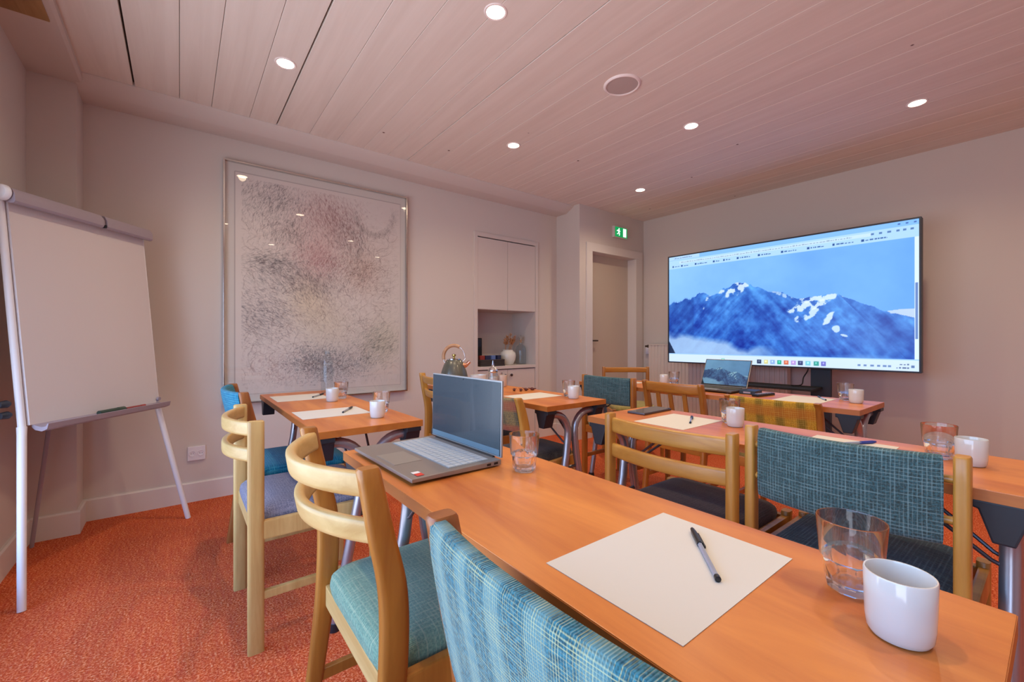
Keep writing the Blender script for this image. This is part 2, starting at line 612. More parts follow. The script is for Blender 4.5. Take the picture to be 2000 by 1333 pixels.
def tag(o, label, cat, group=None):
    o['label'] = label
    o['category'] = cat
    if group:
        o['group'] = group
    return o


def struct(o):
    o['kind'] = 'structure'
    return o


def copy_tree(root, label, loc, rotz, group=None):
    def rec(o, par):
        c = o.copy()
        COL.objects.link(c)
        c.parent = par
        for ch in list(o.children):
            rec(ch, c)
        return c
    r = rec(root, None)
    r.location = loc
    r.rotation_euler = (0, 0, rotz)
    r['label'] = label
    if group:
        r['group'] = group
    return r


def superell(a, b, n=12, e=3.5):
    out = []
    for k in range(n):
        t = 2 * PI * (k + 0.5) / n
        c, s = math.cos(t), math.sin(t)
        out.append((a * math.copysign(abs(c) ** (2 / e), c), b * math.copysign(abs(s) ** (2 / e), s)))
    return out


def curve_pts(ctrl, steps=6):
    """Catmull-Rom through tuples of any length"""
    P = [np.array(p, float) for p in ctrl]
    P = [2 * P[0] - P[1]] + P + [2 * P[-1] - P[-2]]
    out = []
    for i in range(1, len(P) - 2):
        for k in range(steps):
            t = k / steps
            p0, p1, p2, p3 = P[i - 1:i + 3]
            out.append(0.5 * ((2 * p1) + (-p0 + p2) * t + (2 * p0 - 5 * p1 + 4 * p2 - p3) * t * t + (-p0 + 3 * p1 - 3 * p2 + p3) * t ** 3))
    out.append(P[-2])
    return out


# =================================================================== THE ROOM
YP, YPIL, YD, YR = 3.517, 3.32, 3.164, -1.6      # picture wall, pilaster, door wall, right wall
XPIL, XCOL, XTV0, XTV1 = -0.446, 3.36, 4.488, 4.582
floor = struct(box(-0.9, 4.9, -1.9, 4.1, -0.1, 0.0).build('floor', MT['carpet']))

# ceiling with separate planks
ceil = struct(box(-0.9, 4.9, -1.9, 4.1, 2.532, 2.62).build('ceiling', MT['slab']))
edges = [-0.425, -0.205, 0.0, 0.157, 0.36, 0.517, 0.72, 0.903, 1.098, 1.29, 1.45, 1.65, 1.81, 2.01, 2.17, 2.37, 2.53,
         2.73, 2.89, 3.09, 3.25, 3.45, 3.61, 3.81, 3.97, 4.17, 4.33, 4.62]
wide = {-0.205: 0.0045, 0.517: 0.004, 1.45: 0.0022}
for i in range(len(edges) - 1):
    a = edges[i] + wide.get(edges[i], 0.0009)
    b = edges[i + 1] - wide.get(edges[i + 1], 0.0009)
    box(a, b, YR, 3.27 if b < 3.5 else 3.30, ZC, 2.532).build('plank', MT['plank'], ceil, bevel=0.0016, seg=1)

# walls
wl = MB()
wl.box(XL - 0.2, XL, -1.9, WIN_Y0, 0, 2.55).box(XL - 0.2, XL, WIN_Y1, 3.5, 0, 2.55)
wl.box(XL - 0.2, XL, WIN_Y0, WIN_Y1, 0, WIN_Z0).box(XL - 0.2, XL, WIN_Y0, WIN_Y1, WIN_Z1, 2.55)
struct(wl.build('wall_left', MT['wall']))
NX0, NX1, NZ1 = 2.275, 3.055, 2.10
wb_ = MB()
wb_.box(XL, XPIL, YPIL, 4.1, 0, 2.55)
wb_.box(XPIL, NX0, YP, 4.1, 0, 2.55).box(NX1, XCOL, YP, 4.1, 0, 2.55).box(NX0, NX1, YP, 4.1, NZ1, 2.55)
wb_.box(NX0, NX1, 3.93, 4.1, 0, NZ1)
struct(wb_.build('wall_back', MT['wall'], ))
DX0, DX1, DZ = 3.528, 4.335, 2.042
wd = MB()
wd.box(XCOL, DX0, YD, 4.1, 0, 2.55).box(DX1, 4.75, YD, 4.1, 0, 2.55).box(DX0, DX1, YD, 4.1, DZ, 2.55)
wd.box(DX0, DX1, YD + 0.3, 4.1, 0, DZ)
struct(wd.build('wall_door', MT['wall']))
wt = MB()
wt.prism([(XTV0, YD), (XTV1, -1.9), (4.9, -1.9), (4.9, YD)], 0, 2.55, 'z')
struct(wt.build('wall_right', MT['wall']))
struct(box(XL, 4.6, -1.9, YR, 0, 2.55).build('wall_front', MT['wall']))

# cornice along the picture wall, soffit above the window wall with its wooden inset
cor = MB().prism([(3.25, 2.535), (3.25, 2.505), (3.262, 2.49), (3.345, 2.452), (3.362, 2.447), (YP + 0.02, 2.447), (YP + 0.02, 2.535)], -0.448, XCOL + 0.01, 'x')
struct(cor.build('trim_1', MT['wall'], smooth=35))
sof = MB().prism([(XL - 0.01, 2.47), (-0.43, 2.47), (-0.418, 2.482), (-0.418, 2.54), (XL - 0.01, 2.54)], -1.7, YPIL + 0.02, 'y')
struct(sof.build('trim_2', MT['wall'], smooth=35))
struct(box(-0.605, -0.452, -1.2, 2.745, 2.464, 2.475).build('trim_3', MT['insetwood'], bevel=0.001))

# skirting boards
def skirt(name, pts, h=0.128, t=0.016):
    """pts: plan polyline along the wall; board grows to the room side (right of travel)"""
    m = MB()
    for (x0, y0), (x1, y1) in zip(pts[:-1], pts[1:]):
        d = Vector((x1 - x0, y1 - y0, 0)).normalized()
        nrm = Vector((d.y, -d.x, 0))
        A, B = Vector((x0, y0, 0)), Vector((x1, y1, 0))
        A2, B2 = A - d * 0.0, B + d * 0.0
        prof = [(0, 0), (t, 0), (t, h - 0.008), (t - 0.006, h), (0, h)]
        r0 = [A2 + nrm * p + Vector((0, 0, q)) for p, q in prof]
        r1 = [B2 + nrm * p + Vector((0, 0, q)) for p, q in prof]
        m.rings([r0, r1])
    return struct(m.build(name, MT['trim']))


skirt('baseboard_left', [(XL, WIN_Y1 + 0.05), (XL, YPIL)])
skirt('baseboard_back', [(XL + 0.016, YPIL), (XPIL + 0.016, YPIL)])
skirt('baseboard_pilaster', [(XPIL, YPIL), (XPIL, YP - 0.016)])
skirt('baseboard_picture', [(XPIL, YP), (2.25, YP)])
skirt('baseboard_niche', [(3.08, YP), (XCOL, YP)])
skirt('baseboard_column', [(XCOL, YP - 0.016), (XCOL, YD)])
skirt('baseboard_right', [(XTV0, YD), (XTV1 - 0.002, YR)])

# added window, assumed and out of view, lights the room: frame, mullions, panes
wf = MB()
fy = 0.05
wf.box(XL - 0.14, XL - 0.07, WIN_Y0, WIN_Y1, WIN_Z0, WIN_Z0 + fy).box(XL - 0.14, XL - 0.07, WIN_Y0, WIN_Y1, WIN_Z1 - fy, WIN_Z1)
npan = 3
for i in range(npan + 1):
    yy = WIN_Y0 + (WIN_Y1 - WIN_Y0) * i / npan
    y0 = min(max(yy - fy / 2, WIN_Y0), WIN_Y1 - fy)
    wf.box(XL - 0.14, XL - 0.07, y0, y0 + fy, WIN_Z0 + fy, WIN_Z1 - fy)
win = struct(wf.build('added_window_1', MT['trim']))
for i in range(npan):
    y0 = WIN_Y0 + (WIN_Y1 - WIN_Y0) * i / npan
    y1 = WIN_Y0 + (WIN_Y1 - WIN_Y0) * (i + 1) / npan
    box(XL - 0.108, XL - 0.104, y0 + fy / 2, y1 - fy / 2, WIN_Z0 + fy, WIN_Z1 - fy).build('pane', MT['winpane'], win)
box(XL - 0.07, XL + 0.03, WIN_Y0 - 0.03, WIN_Y1 + 0.03, WIN_Z0 - 0.03, WIN_Z0).build('window_sill', MT['trim'], win, bevel=0.004)

# door with frame, recessed leaf, handle and lock plate
YL = YD + 0.105
door = struct(box(DX0 + 0.018, DX1 - 0.018, YL, YL + 0.04, 0.008, DZ - 0.016).build('door_1', MT['doorp'], bevel=0.002))
fr = MB()
aw = 0.075
fr.box(DX0 - aw, DX0 + 0.018, YD - 0.018, YD - 0.0005, 0, DZ - 0.016).box(DX1 - 0.018, DX1 + aw + 0.03, YD - 0.018, YD - 0.0005, 0, DZ - 0.016)
fr.box(DX0 - aw, DX1 + aw + 0.03, YD - 0.018, YD - 0.0005, DZ - 0.0155, DZ + aw)
fr.build('architrave', MT['trim'], door, bevel=0.0015)
fr = MB()
fr.box(DX0 + 0.0005, DX0 + 0.018, YD, YL + 0.06, 0, DZ - 0.017).box(DX1 - 0.018, DX1 - 0.0005, YD, YL + 0.06, 0, DZ - 0.017).box(DX0 + 0.0005, DX1 - 0.0005, YD, YL + 0.06, DZ - 0.0165, DZ - 0.0005)
fr.build('door_frame', MT['trim'], door, bevel=0.002)
hx = DX0 + 0.06
hd = MB().tube([(hx, YL, 1.052), (hx, YL - 0.045, 1.052), (hx + 0.012, YL - 0.05, 1.052), (hx + 0.125, YL - 0.05, 1.052)], 0.009, 10)
hd.build('door_handle', MT['handle'], door, smooth=40)
box(hx - 0.026, hx + 0.026, YL - 0.008, YL, 1.028, 1.078).build('handle_rose', MT['handle'], door, bevel=0.002)
box(hx - 0.026, hx + 0.026, YL - 0.008, YL, 0.915, 0.967).build('lock_plate', MT['handle'], door, bevel=0.002)

# =================================================================== downlights and ceiling speaker
for i, (lx, ly) in enumerate(LAMP_POS):
    lab = {0: 'round recessed ceiling spot nearest the flip chart, above the left table',
           1: 'round recessed ceiling spot above the kettle table, before the large picture',
           2: 'small far recessed ceiling spot closest to the exit sign',
           3: 'large bright recessed ceiling spot at the top edge of the picture',
           4: 'recessed ceiling spot midway between ceiling speaker and big screen',
           5: 'unseen ceiling spot added above the foreground table',
           6: 'unseen ceiling spot added above the row with the phone',
           7: 'recessed ceiling spot above the right side of the big screen',
           8: 'unseen ceiling spot added behind the camera side of the room',
           9: 'unseen ceiling spot added over the right side aisle'}[i]
    t = thing('downlight', lab, 'ceiling light', (lx, ly, ZC), 0, 'recessed ceiling spots')
    MB().lathe([(0.041, 0.004), (0.041, -0.003), (0.049, -0.004), (0.052, 0.0), (0.052, 0.004)], 28, cap=False).build('bezel', MT['ringw'], t, smooth=40)
    MB().lathe([(0.001, -0.0015), (0.041, -0.0015), (0.041, 0.003)], 28, cap=False).build('lens', MT['lamp'], t)
t = thing('ceiling_speaker', 'round flush ceiling speaker with grey mesh grille', 'speaker', (1.985, 1.542, ZC))
MB().lathe([(0.088, 0.003), (0.088, -0.008), (0.094, -0.010), (0.103, -0.004), (0.104, 0.003)], 48, cap=False).build('rim', MT['ringw'], t, smooth=50)
MB().lathe([(0.0005, -0.007), (0.089, -0.004), (0.089, 0.002)], 48, cap=False).build('grille', MT['grille'], t)

# =================================================================== exit sign
t = thing('exit_sign', 'lit green emergency exit sign above the door', 'sign', (4.012, YD, 2.296))
box(-0.118, 0.118, -0.032, 0, -0.064, 0.064).build('housing', MT['trim'], t, bevel=0.004)
box(-0.105, 0.111, -0.0345, -0.030, -0.056, 0.056).build('face', MT['exitgreen'], t)
man = MB()
yf = -0.0365
def flat(m, pts, ox, oz, s):
    m.prism([(ox + x * s, oz + z * s) for x, z in pts], yf, yf + 0.002, 'y')
flat(man, [(math.cos(a) * 0.9, math.sin(a) * 0.9) for a in np.linspace(0, 2 * PI, 12, endpoint=False)], -0.038, 0.035, 0.010)
for pts in ([(-1.2, 2.2), (0.8, 2.4), (1.4, -0.6), (-0.6, -1)], [(0.5, 2.2), (2.8, 1.0), (3.2, 0.2), (2.6, 0.1), (0.6, 1.3)],
            [(-1.0, 2.2), (-3.2, 1.6), (-3.4, 0.2), (-2.7, 0.1), (-2.5, 1.0), (-0.9, 1.2)],
            [(0.2, -0.6), (1.4, -0.6), (2.4, -2.6), (1.4, -5), (0.5, -4.6), (1.2, -2.6)], [(-0.6, -0.8), (0.6, -0.8), (-0.6, -3), (-3.2, -3.6), (-3.2, -2.7), (-1.2, -2.2)]):
    flat(man, pts, -0.045, 0.004, 0.0092)
man.build('running_figure', MT['exitwhite'], t)
dr = MB()
flat(dr, [(0.018, -0.046), (0.072, -0.046), (0.072, 0.048), (0.018, 0.048)], 0.018, 0, 1.0)
dr.build('lit_doorway', MT['exitwhite'], t)

# =================================================================== wall niche cabinet
t = thing('wall_cabinet', 'built-in painted niche cabinet with two upper doors and open shelf', 'cabinet', (0, 0, 0))
fr = MB()
fr.box(2.255, 2.292, YP - 0.016, YP + 0.02, 0, 2.118).box(3.034, 3.073, YP - 0.016, YP + 0.02, 0, 2.118).box(2.292, 3.034, YP - 0.016, YP + 0.02, 2.076, 2.118)
fr.build('frame', MT['cab'], t, bevel=0.002)
ln = MB()
ln.box(2.276, 2.292, YP + 0.02, 3.925, 0, 2.098).box(3.034, 3.053, YP + 0.02, 3.925, 0, 2.098).box(2.292, 3.034, 3.91, 3.925, 0, 2.098)
ln.box(2.292, 3.034, YP + 0.01, 3.91, 1.362, 1.378)
ln.build('lining', MT['cab'], t)
for x0, x1 in ((2.294, 2.657), (2.661, 3.031)):
    box(x0, x1, YP - 0.012, YP + 0.008, 1.364, 2.066).build('upper_door', MT['cab'], t, bevel=0.002)
box(2.288, 3.038, YP - 0.02, 3.91, 0.766, 0.796).build('counter', MT['cab'], t, bevel=0.003)
for x0, x1, kx in ((2.294, 2.660, 2.62), (2.664, 3.031, 2.70)):
    d = box(x0, x1, YP - 0.006, YP + 0.012, 0.07, 0.757).build('lower_door', MT['cab'], t, bevel=0.002)
    MB().lathe([(0.004, 0), (0.005, 0.012), (0.014, 0.018), (0.014, 0.026), (0.001, 0.03)], 16, c=(0, 0, 0), axis='y').build('knob', MT['handle'], d, smooth=40)
    k = d.children[0]
    k.location = (kx, YP - 0.006, 0.700)
    k.rotation_euler = (0, 0, PI)
box(2.292, 3.034, YP + 0.03, YP + 0.045, 0.0, 0.07).build('plinth', MT['cab'], t)

# =================================================================== framed drawing on the picture wall
PX0, PX1, PZ0, PZ1 = 0.232, 1.552, 0.622, 2.290
W_, H_ = PX1 - PX0, PZ1 - PZ0


def grid_print(name, w, h, rgb, mat, parent, axis='xz', loc=(0, 0, 0), matrix=None):
    """flat sheet whose colour lies in a point attribute; rgb is (rows, cols, 3) in sRGB 0..255, row 0 = bottom"""
    nr, nc, _ = rgb.shape
    us = np.linspace(0, 1, nc)
    vs2 = np.linspace(0, 1, nr)
    U, V = np.meshgrid(us, vs2)
    co = np.zeros((nr * nc, 3), np.float32)
    co[:, 0] = (U.ravel() - 0.5) * w
    co[:, 2] = V.ravel() * h
    idx = np.arange(nr * nc).reshape(nr, nc)
    q = np.stack([idx[:-1, :-1], idx[:-1, 1:], idx[1:, 1:], idx[1:, :-1]], -1).reshape(-1, 4)
    me = bpy.data.meshes.new(name)
    me.vertices.add(nr * nc)
    me.vertices.foreach_set('co', co.ravel())
    me.loops.add(q.size)
    me.loops.foreach_set('vertex_index', q.ravel().astype(np.int32))
    me.polygons.add(len(q))
    me.polygons.foreach_set('loop_start', (np.arange(len(q)) * 4).astype(np.int32))
    me.polygons.foreach_set('loop_total', np.full(len(q), 4, np.int32))
    me.update(calc_edges=True)
    c = np.clip(rgb, 0, 255) / 255.0
    c = np.where(c <= 0.04045, c / 12.92, ((c + 0.055) / 1.055) ** 2.4)
    at = me.attributes.new('print', 'FLOAT_COLOR', 'POINT')
    rgba = np.ones((nr * nc, 4), np.float32)
    rgba[:, :3] = c.reshape(-1, 3)
    at.data.foreach_set('color', rgba.ravel())
    me.materials.append(mat)
    o = bpy.data.objects.new(name, me)
    COL.objects.link(o)
    o.parent = parent
    o.location = loc
    return o


def paint_drawing(nr=470, nc=370):
    img = np.zeros((nr, nc, 3)) + np.array((214, 205, 199.0))
    ink = np.zeros((nr, nc))
    tint = np.zeros((nr, nc, 3))
    # blobs: (u, v, ru, rv, strokes, darkness, angle, spread, colour, length)
    B = [(0.22, 0.86, 0.17, 0.11, 1500, 0.5, 1.2, 0.7, (110, 104, 104), 10), (0.30, 0.72, 0.14, 0.08, 700, 0.45, 1.4, 0.6, (104, 98, 98), 10),
         (0.52, 0.84, 0.16, 0.10, 1700, 0.45, 1.9, 0.6, (140, 100, 98), 10), (0.62, 0.76, 0.12, 0.09, 900, 0.5, 1.8, 0.5, (120, 92, 92), 10),
         (0.47, 0.63, 0.14, 0.08, 1000, 0.45, 1.2, 0.7, (150, 104, 104), 9), (0.70, 0.58, 0.16, 0.10, 1100, 0.45, 0.9, 0.9, (130, 104, 96), 10),
         (0.28, 0.55, 0.17, 0.08, 1100, 0.5, 2.4, 0.6, (96, 92, 96), 12), (0.45, 0.50, 0.18, 0.08, 1100, 0.5, 1.9, 0.7, (108, 98, 100), 11),
         (0.20, 0.36, 0.16, 0.12, 1500, 0.5, 2.6, 0.6, (104, 100, 106), 10), (0.50, 0.36, 0.20, 0.10, 700, 0.4, 2.2, 0.5, (128, 112, 100), 12),
         (0.80, 0.24, 0.16, 0.10, 1200, 0.5, 0.7, 0.8, (100, 104, 98), 11), (0.44, 0.16, 0.13, 0.08, 1500, 0.42, 0.5, 3.0, (96, 98, 104), 6),
         (0.60, 0.14, 0.16, 0.08, 1200, 0.45, 0.9, 2.0, (110, 112, 116), 7), (0.25, 0.14, 0.18, 0.09, 900, 0.35, 1.2, 2.0, (140, 120, 124), 8),
         (0.50, 0.50, 0.62, 0.62, 6000, 0.30, 1.4, 2.2, (128, 112, 110), 13), (0.85, 0.55, 0.10, 0.25, 900, 0.22, 0.1, 0.3, (140, 126, 120), 12),
         (0.20, 0.60, 0.12, 0.04, 300, 0.6, 0.3, 0.4, (80, 78, 80), 14), (0.70, 0.68, 0.06, 0.12, 250, 0.6, 1.7, 0.4, (90, 84, 84), 12)]
    K = 14
    for (u, v, ru, rv, n, dk, ang, sp, c, ln_) in B:
        uu = rng.normal(u, ru * 0.55, n)
        vv = rng.normal(v, rv * 0.55, n)
        a0 = rng.normal(ang, sp * 0.5, n)
        bend = rng.normal(0, 0.8, n)
        L_ = rng.uniform(0.4, 1.3, n) * ln_
        wgt = dk * rng.uniform(0.3, 1.0, n)
        x = uu * nc
        y = vv * nr
        for k in range(K):
            a = a0 + bend * (k / K - 0.5)
            x = x + np.cos(a) * L_ / K
            y = y + np.sin(a) * L_ / K
            xi = np.round(x).astype(int)
            yi = np.round(y).astype(int)
            ok = (xi > nc * 0.075) & (xi < nc * 0.955) & (yi > nr * 0.05) & (yi < nr * 0.945)
            w2 = wgt * (1 - abs(2 * k / K - 1) * 0.6)
            np.add.at(ink, (yi[ok], xi[ok]), w2[ok] * 0.5)
            np.add.at(tint, (yi[ok], xi[ok]), (w2[ok] * 0.5)[:, None] * np.array(c))
    # longer wandering branches
    nb = 420
    bx_ = rng.uniform(0.08, 0.9, nb) * nc
    by_ = rng.uniform(0.08, 0.78, nb) * nr
    ba = rng.uniform(0.3, 2.8, nb)
    dk_ = rng.uniform(0.10, 0.42, nb)
    for k in range(60):
        ba = ba + rng.normal(0, 0.16, nb)
        bx_ = bx_ + np.cos(ba) * 0.75
        by_ = by_ + np.sin(ba) * 0.75
        xi, yi = np.round(bx_).astype(int), np.round(by_).astype(int)
        ok = (xi > nc * 0.075) & (xi < nc * 0.955) & (yi > nr * 0.05) & (yi < nr * 0.945) & ((xi < nc * 0.68) | (yi < nr * 0.80))
        np.add.at(ink, (yi[ok], xi[ok]), dk_[ok] * (1 - k / 75))
        np.add.at(tint, (yi[ok], xi[ok]), (dk_[ok] * (1 - k / 75))[:, None] * np.array((112, 94, 90)))
    # hanging garland, upper right
    tt = np.linspace(0, PI, 700)
    gx = (0.80 - 0.125 * np.cos(tt)) + rng.normal(0, 0.013, 700)
    gy = 0.885 - 0.115 * np.sin(tt) + 0.03 * (tt / PI) + rng.normal(0, 0.010, 700)
    for k in range(6):
        xi = np.round(gx * nc + rng.normal(0, 1.5, 700)).astype(int)
        yi = np.round(gy * nr + k - 3).astype(int)
        ok = (xi > 0) & (xi < nc * 0.955) & (yi > 0) & (yi < nr)
        np.add.at(ink, (yi[ok], xi[ok]), 0.13)
        np.add.at(tint, (yi[ok], xi[ok]), 0.13 * np.array((96, 88, 86)))
    # soft colour washes
    yy, xx = np.mgrid[0:nr, 0:nc]
    U, V = xx / nc, yy / nr
    for (u, v, r, c, k) in ((0.45, 0.75, 0.2, (206, 168, 164), 0.35), (0.45, 0.62, 0.12, (204, 158, 160), 0.3), (0.40, 0.45, 0.12, (214, 190, 140), 0.3),
                            (0.72, 0.60, 0.12, (208, 170, 150), 0.3), (0.85, 0.25, 0.14, (198, 196, 160), 0.3), (0.5, 0.3, 0.16, (214, 198, 150), 0.25), (0.5, 0.12, 0.2, (186, 190, 200), 0.4)):
        g = k * np.exp(-((U - u) ** 2 + (V - v) ** 2) / (2 * (r * 0.6) ** 2))
        img = img * (1 - g[..., None]) + np.array(c) * g[..., None]
    a = np.clip(ink * 0.8, 0, 0.85)[..., None]
    tc_ = tint / np.maximum(ink, 1e-6)[..., None]
    img = img * (1 - a) + tc_ * a
    # outer mat border
    bd = (U < 0.045) | (U > 0.965) | (V < 0.03) | (V > 0.965)
    img[bd] = (206, 200, 194)
    ln2 = ((abs(U - 0.045) < 0.0022) | (abs(U - 0.965) < 0.0022)) & (V > 0.03) & (V < 0.965) | ((abs(V - 0.03) < 0.0018) | (abs(V - 0.965) < 0.0018)) & (U > 0.045) & (U < 0.965)
    img[ln2] = (176, 168, 164)
    return img


t = thing('framed_drawing', 'large framed ink drawing under glass with thin silver frame', 'picture', ((PX0 + PX1) / 2, YP, PZ0))
f2 = MB()
ft, fd = 0.010, 0.045
f2.box(-W_ / 2, -W_ / 2 + ft, -fd, -0.003, 0, H_).box(W_ / 2 - ft, W_ / 2, -fd, -0.003, 0, H_)
f2.box(-W_ / 2 + ft, W_ / 2 - ft, -fd, -0.003, 0, ft).box(-W_ / 2 + ft, W_ / 2 - ft, -fd, -0.003, H_ - ft, H_)
f2.build('frame', MT['silver'], t, bevel=0.0015)
box(-W_ / 2 + ft, W_ / 2 - ft, -0.012, -0.006, ft, H_ - ft).build('backing', MT['paper'], t)
MT['drawing'] = attrmat('ink_drawing', 0.85, gloss=0.2)
dr = grid_print('drawing', W_ - 2 * ft, H_ - 2 * ft, paint_drawing(), MT['drawing'], t, loc=(0, -0.014, ft))
box(-W_ / 2 + ft, W_ / 2 - ft, -0.037, -0.035, ft, H_ - ft).build('pane', MT['pane'], t)

# =================================================================== television on stand
def paint_mountain(nr=300, nc=530, chrome=True, pal='blue'):
    U, V = np.meshgrid((np.arange(nc) + 0.5) / nc, (np.arange(nr) + 0.5) / nr)
    # value noise, several octaves
    def noise(fx, fy, octs=5, seed=0, U=U, V=V):
        r2 = np.random.default_rng(seed)
        out = np.zeros_like(U)
        amp, tot = 1.0, 0
        for o in range(octs):
            gx, gy = int(fx * 2 ** o) + 2, int(fy * 2 ** o) + 2
            g = r2.random((gy + 1, gx + 1))
            x = (U % 1.0) * (gx - 1)
            y = (V % 1.0) * (gy - 1)
            xi, yi = x.astype(int), y.astype(int)
            fx_, fy_ = x - xi, y - yi
            fx_ = fx_ * fx_ * (3 - 2 * fx_)
            fy_ = fy_ * fy_ * (3 - 2 * fy_)
            out += amp * ((g[yi, xi] * (1 - fx_) + g[yi, xi + 1] * fx_) * (1 - fy_) + (g[yi + 1, xi] * (1 - fx_) + g[yi + 1, xi + 1] * fx_) * fy_)
            tot += amp
            amp *= 0.55
        return out / tot
    n1, n2, n3 = noise(6, 4, 5, 1), noise(18, 8, 4, 2), noise(5, 3, 5, 3)
    n4 = noise(44, 26, 4, 4)
    ng = noise(40, 5, 4, 5, U + V * 0.45, V)
    nh = noise(36, 5, 4, 6, U - V * 0.5, V)
    sky = np.zeros((nr, nc, 3)) + np.array((118, 178, 250.0))
    sky += ((V - 0.6) * 60)[..., None] * np.array((0.3, 0.25, 0.1)) + ((0.45 - U) * 40)[..., None] * np.array((0.8, 0.6, 0.2)) + (n3 - 0.5)[..., None] * 26
    img = sky
    r1 = [(0, .535), (.009, .543), (.032, .568), (.053, .552), (.094, .588), (.129, .584), (.161, .626), (.195, .628), (.224, .598), (.264, .612), (.285, .65), (.313, .661), (.34, .681), (.374, .69), (.406, .67), (.45, .633), (.498, .602), (.534, .597), (.574, .558), (.612, .525), (.644, .477), (.691, .407), (1, .1)]
    r2 = [(0, .0), (.5, .36), (.556, .44), (.584, .483), (.612, .525), (.645, .534), (.681, .538), (.717, .544), (.752, .541), (.781, .514), (.813, .485), (.85, .45), (.885, .422), (.919, .394), (.952, .373), (1, .345)]
    far = [(0, 0), (.88, .38), (.911, .405), (.944, .412), (1, .416)]
    R1 = np.interp(U[0], *zip(*r1)) + (n4[int(nr * 0.13)] - 0.5) * 0.05
    R2 = np.interp(U[0], *zip(*r2)) + (n4[int(nr * 0.3)] - 0.5) * 0.02
    RF = np.interp(U[0], *zip(*far))
    img[V < RF] = (186, 206, 236)
    def rock(base, lo):
        k = ((n1 - 0.5) * 1.2 + (n2 - 0.5) * 0.8 + (nh + (ng - nh) * np.clip((U - 0.26) / 0.3, 0, 1) - 0.5) * 1.3 + (n4 - 0.5) * 0.9)
        dep = np.clip((V - 0.05) / 0.6, 0, 1)
        c = np.array(lo) + (np.array(base) - np.array(lo)) * dep[..., None]
        return c + k[..., None] * np.array((50, 74, 60))
    m2 = V < R2
    c2 = rock((70, 128, 214), (18, 74, 176))
    img = np.where(m2[..., None], c2, img)
    m1 = V < R1
    c1 = rock((64, 128, 216), (22, 76, 180))
    img = np.where(m1[..., None], c1, img)
    # snow
    def snow(mask, strength, col=(222, 238, 250)):
        nonlocal img
        a = np.clip(mask * strength, 0, 1)[..., None]
        img = img * (1 - a) + np.array(col) * a
    def blob(u, v, ru, rv, ang=0.0):
        du, dv = (U - u), (V - v) * 0.57
        a = math.radians(ang)
        x, y = du * math.cos(a) + dv * math.sin(a), -du * math.sin(a) + dv * math.cos(a)
        return np.exp(-(x / ru) ** 2 - (y / rv) ** 2)
    th = lambda m, k: np.clip((m * (1 + (n4 - 0.5) * 4.5 + (nh - 0.5) * 3.0) - k) * 4.0, 0, 1)
    snow(th(blob(.345, .65, .055, .032, 25), .36) * m1, 0.85)
    snow(th(blob(.29, .63, .022, .012, 10), .5) * m1, 0.8)
    snow(th(blob(.215, .57, .012, .03, -25), .5) * m1, 0.7)
    snow(th(blob(.185, .5, .02, .016, 40), .55) * m1, 0.6)
    snow(th(blob(.55, .57, .05, .012, -25), .42) * (m1 | m2), 0.6)
    snow(th(blob(.68, .52, .08, .014, 4), .34) * m2, 0.85)
    snow(th(blob(.645, .465, .08, .018, 12), .38) * m2, 0.85)
    snow(th(blob(.665, .41, .05, .016, 35), .5) * m2, 0.8)
    snow(th(blob(.615, .37, .02, .014, -10), .5) * m2, 0.75)
    snow(th(blob(.722, .355, .014, .034, -25), .5) * m2, 0.85)
    snow(th(blob(.748, .285, .014, .014, -40), .55) * m2, 0.8)
    snow(th(blob(.775, .24, .012, .005, -20), .5) * m2, 0.8)
    # forest edge and rocky corner, cloud bank
    tr = (V < R1 + 0.012 * np.abs(np.sin(U * 260))) & (U < 0.14)
    img[tr] = img[tr] * 0.8 + np.array((10, 50, 130)) * 0.2
    ct = np.interp(U[0], [0, .078, .141, .231, .288, .343, .402, .471, .525, .6, .7, 1], [.314, .292, .25, .243, .217, .186, .157, .176, .142, .1, .05, 0.0])
    cm = np.clip((ct - V) / 0.06 + (n1 - 0.5) * 2.2, 0, 1) * np.clip((0.62 - U) * 4, 0, 1)
    snow(cm, 0.85, (172, 204, 242))
    snow(np.clip(blob(.9, .2, .12, .08, 0) * (n3 + n1 - 0.4), 0, 1), 0.45, (110, 160, 230))
    snow(np.clip((0.118 - 0.03 * abs(U - 0.83) / 0.15 - V) * 30 + (n1 - .5), 0, 1) * (U > 0.62), 0.55, (120, 170, 236))
    rk = (V < 0.2 - U * 3.2)
    img[rk] = (24, 44, 78) + (n2[rk] - 0.5)[:, None] * 70
    if pal != 'blue':
        g = img.mean(-1, keepdims=True)
        img = img * 0.45 + g * 0.55
        img = img * np.array((0.80, 1.02, 1.10))
    if chrome:
        def rect(u0, u1, v0, v1, c):
            img[(U >= u0) & (U < u1) & (V >= v0) & (V < v1)] = c
        rect(0, 1, .963, 1, (130, 188, 255))
        rect(0, 0.17, .966, 1, (176, 214, 255))
        rect(0, 1, .885, .963, (172, 214, 255))
        rect(0.06, .86, .926, .950, (196, 226, 255))
        rect(0.986, 1, .075, .885, (214, 234, 255))
        rect(0.989, 0.997, .213, .582, (96, 128, 190))
        rect(0, 1, 0, .072, (206, 228, 255))
        rect(0, 1, .072, .08, (150, 200, 255))
        rg = np.random.default_rng(5)
        def dashes(u0, u1, v, c, h=0.006):
            u = u0
            while u < u1:
                w = rg.uniform(.004, .012)
                rect(u, min(u + w, u1), v - h, v + h * rg.uniform(0.3, 1), c)
                u += w + rg.uniform(.002, .004)
        dashes(.07, .80, .938, (150, 176, 200), .005)
        dashes(.03, .13, .982, (120, 150, 190), .005)
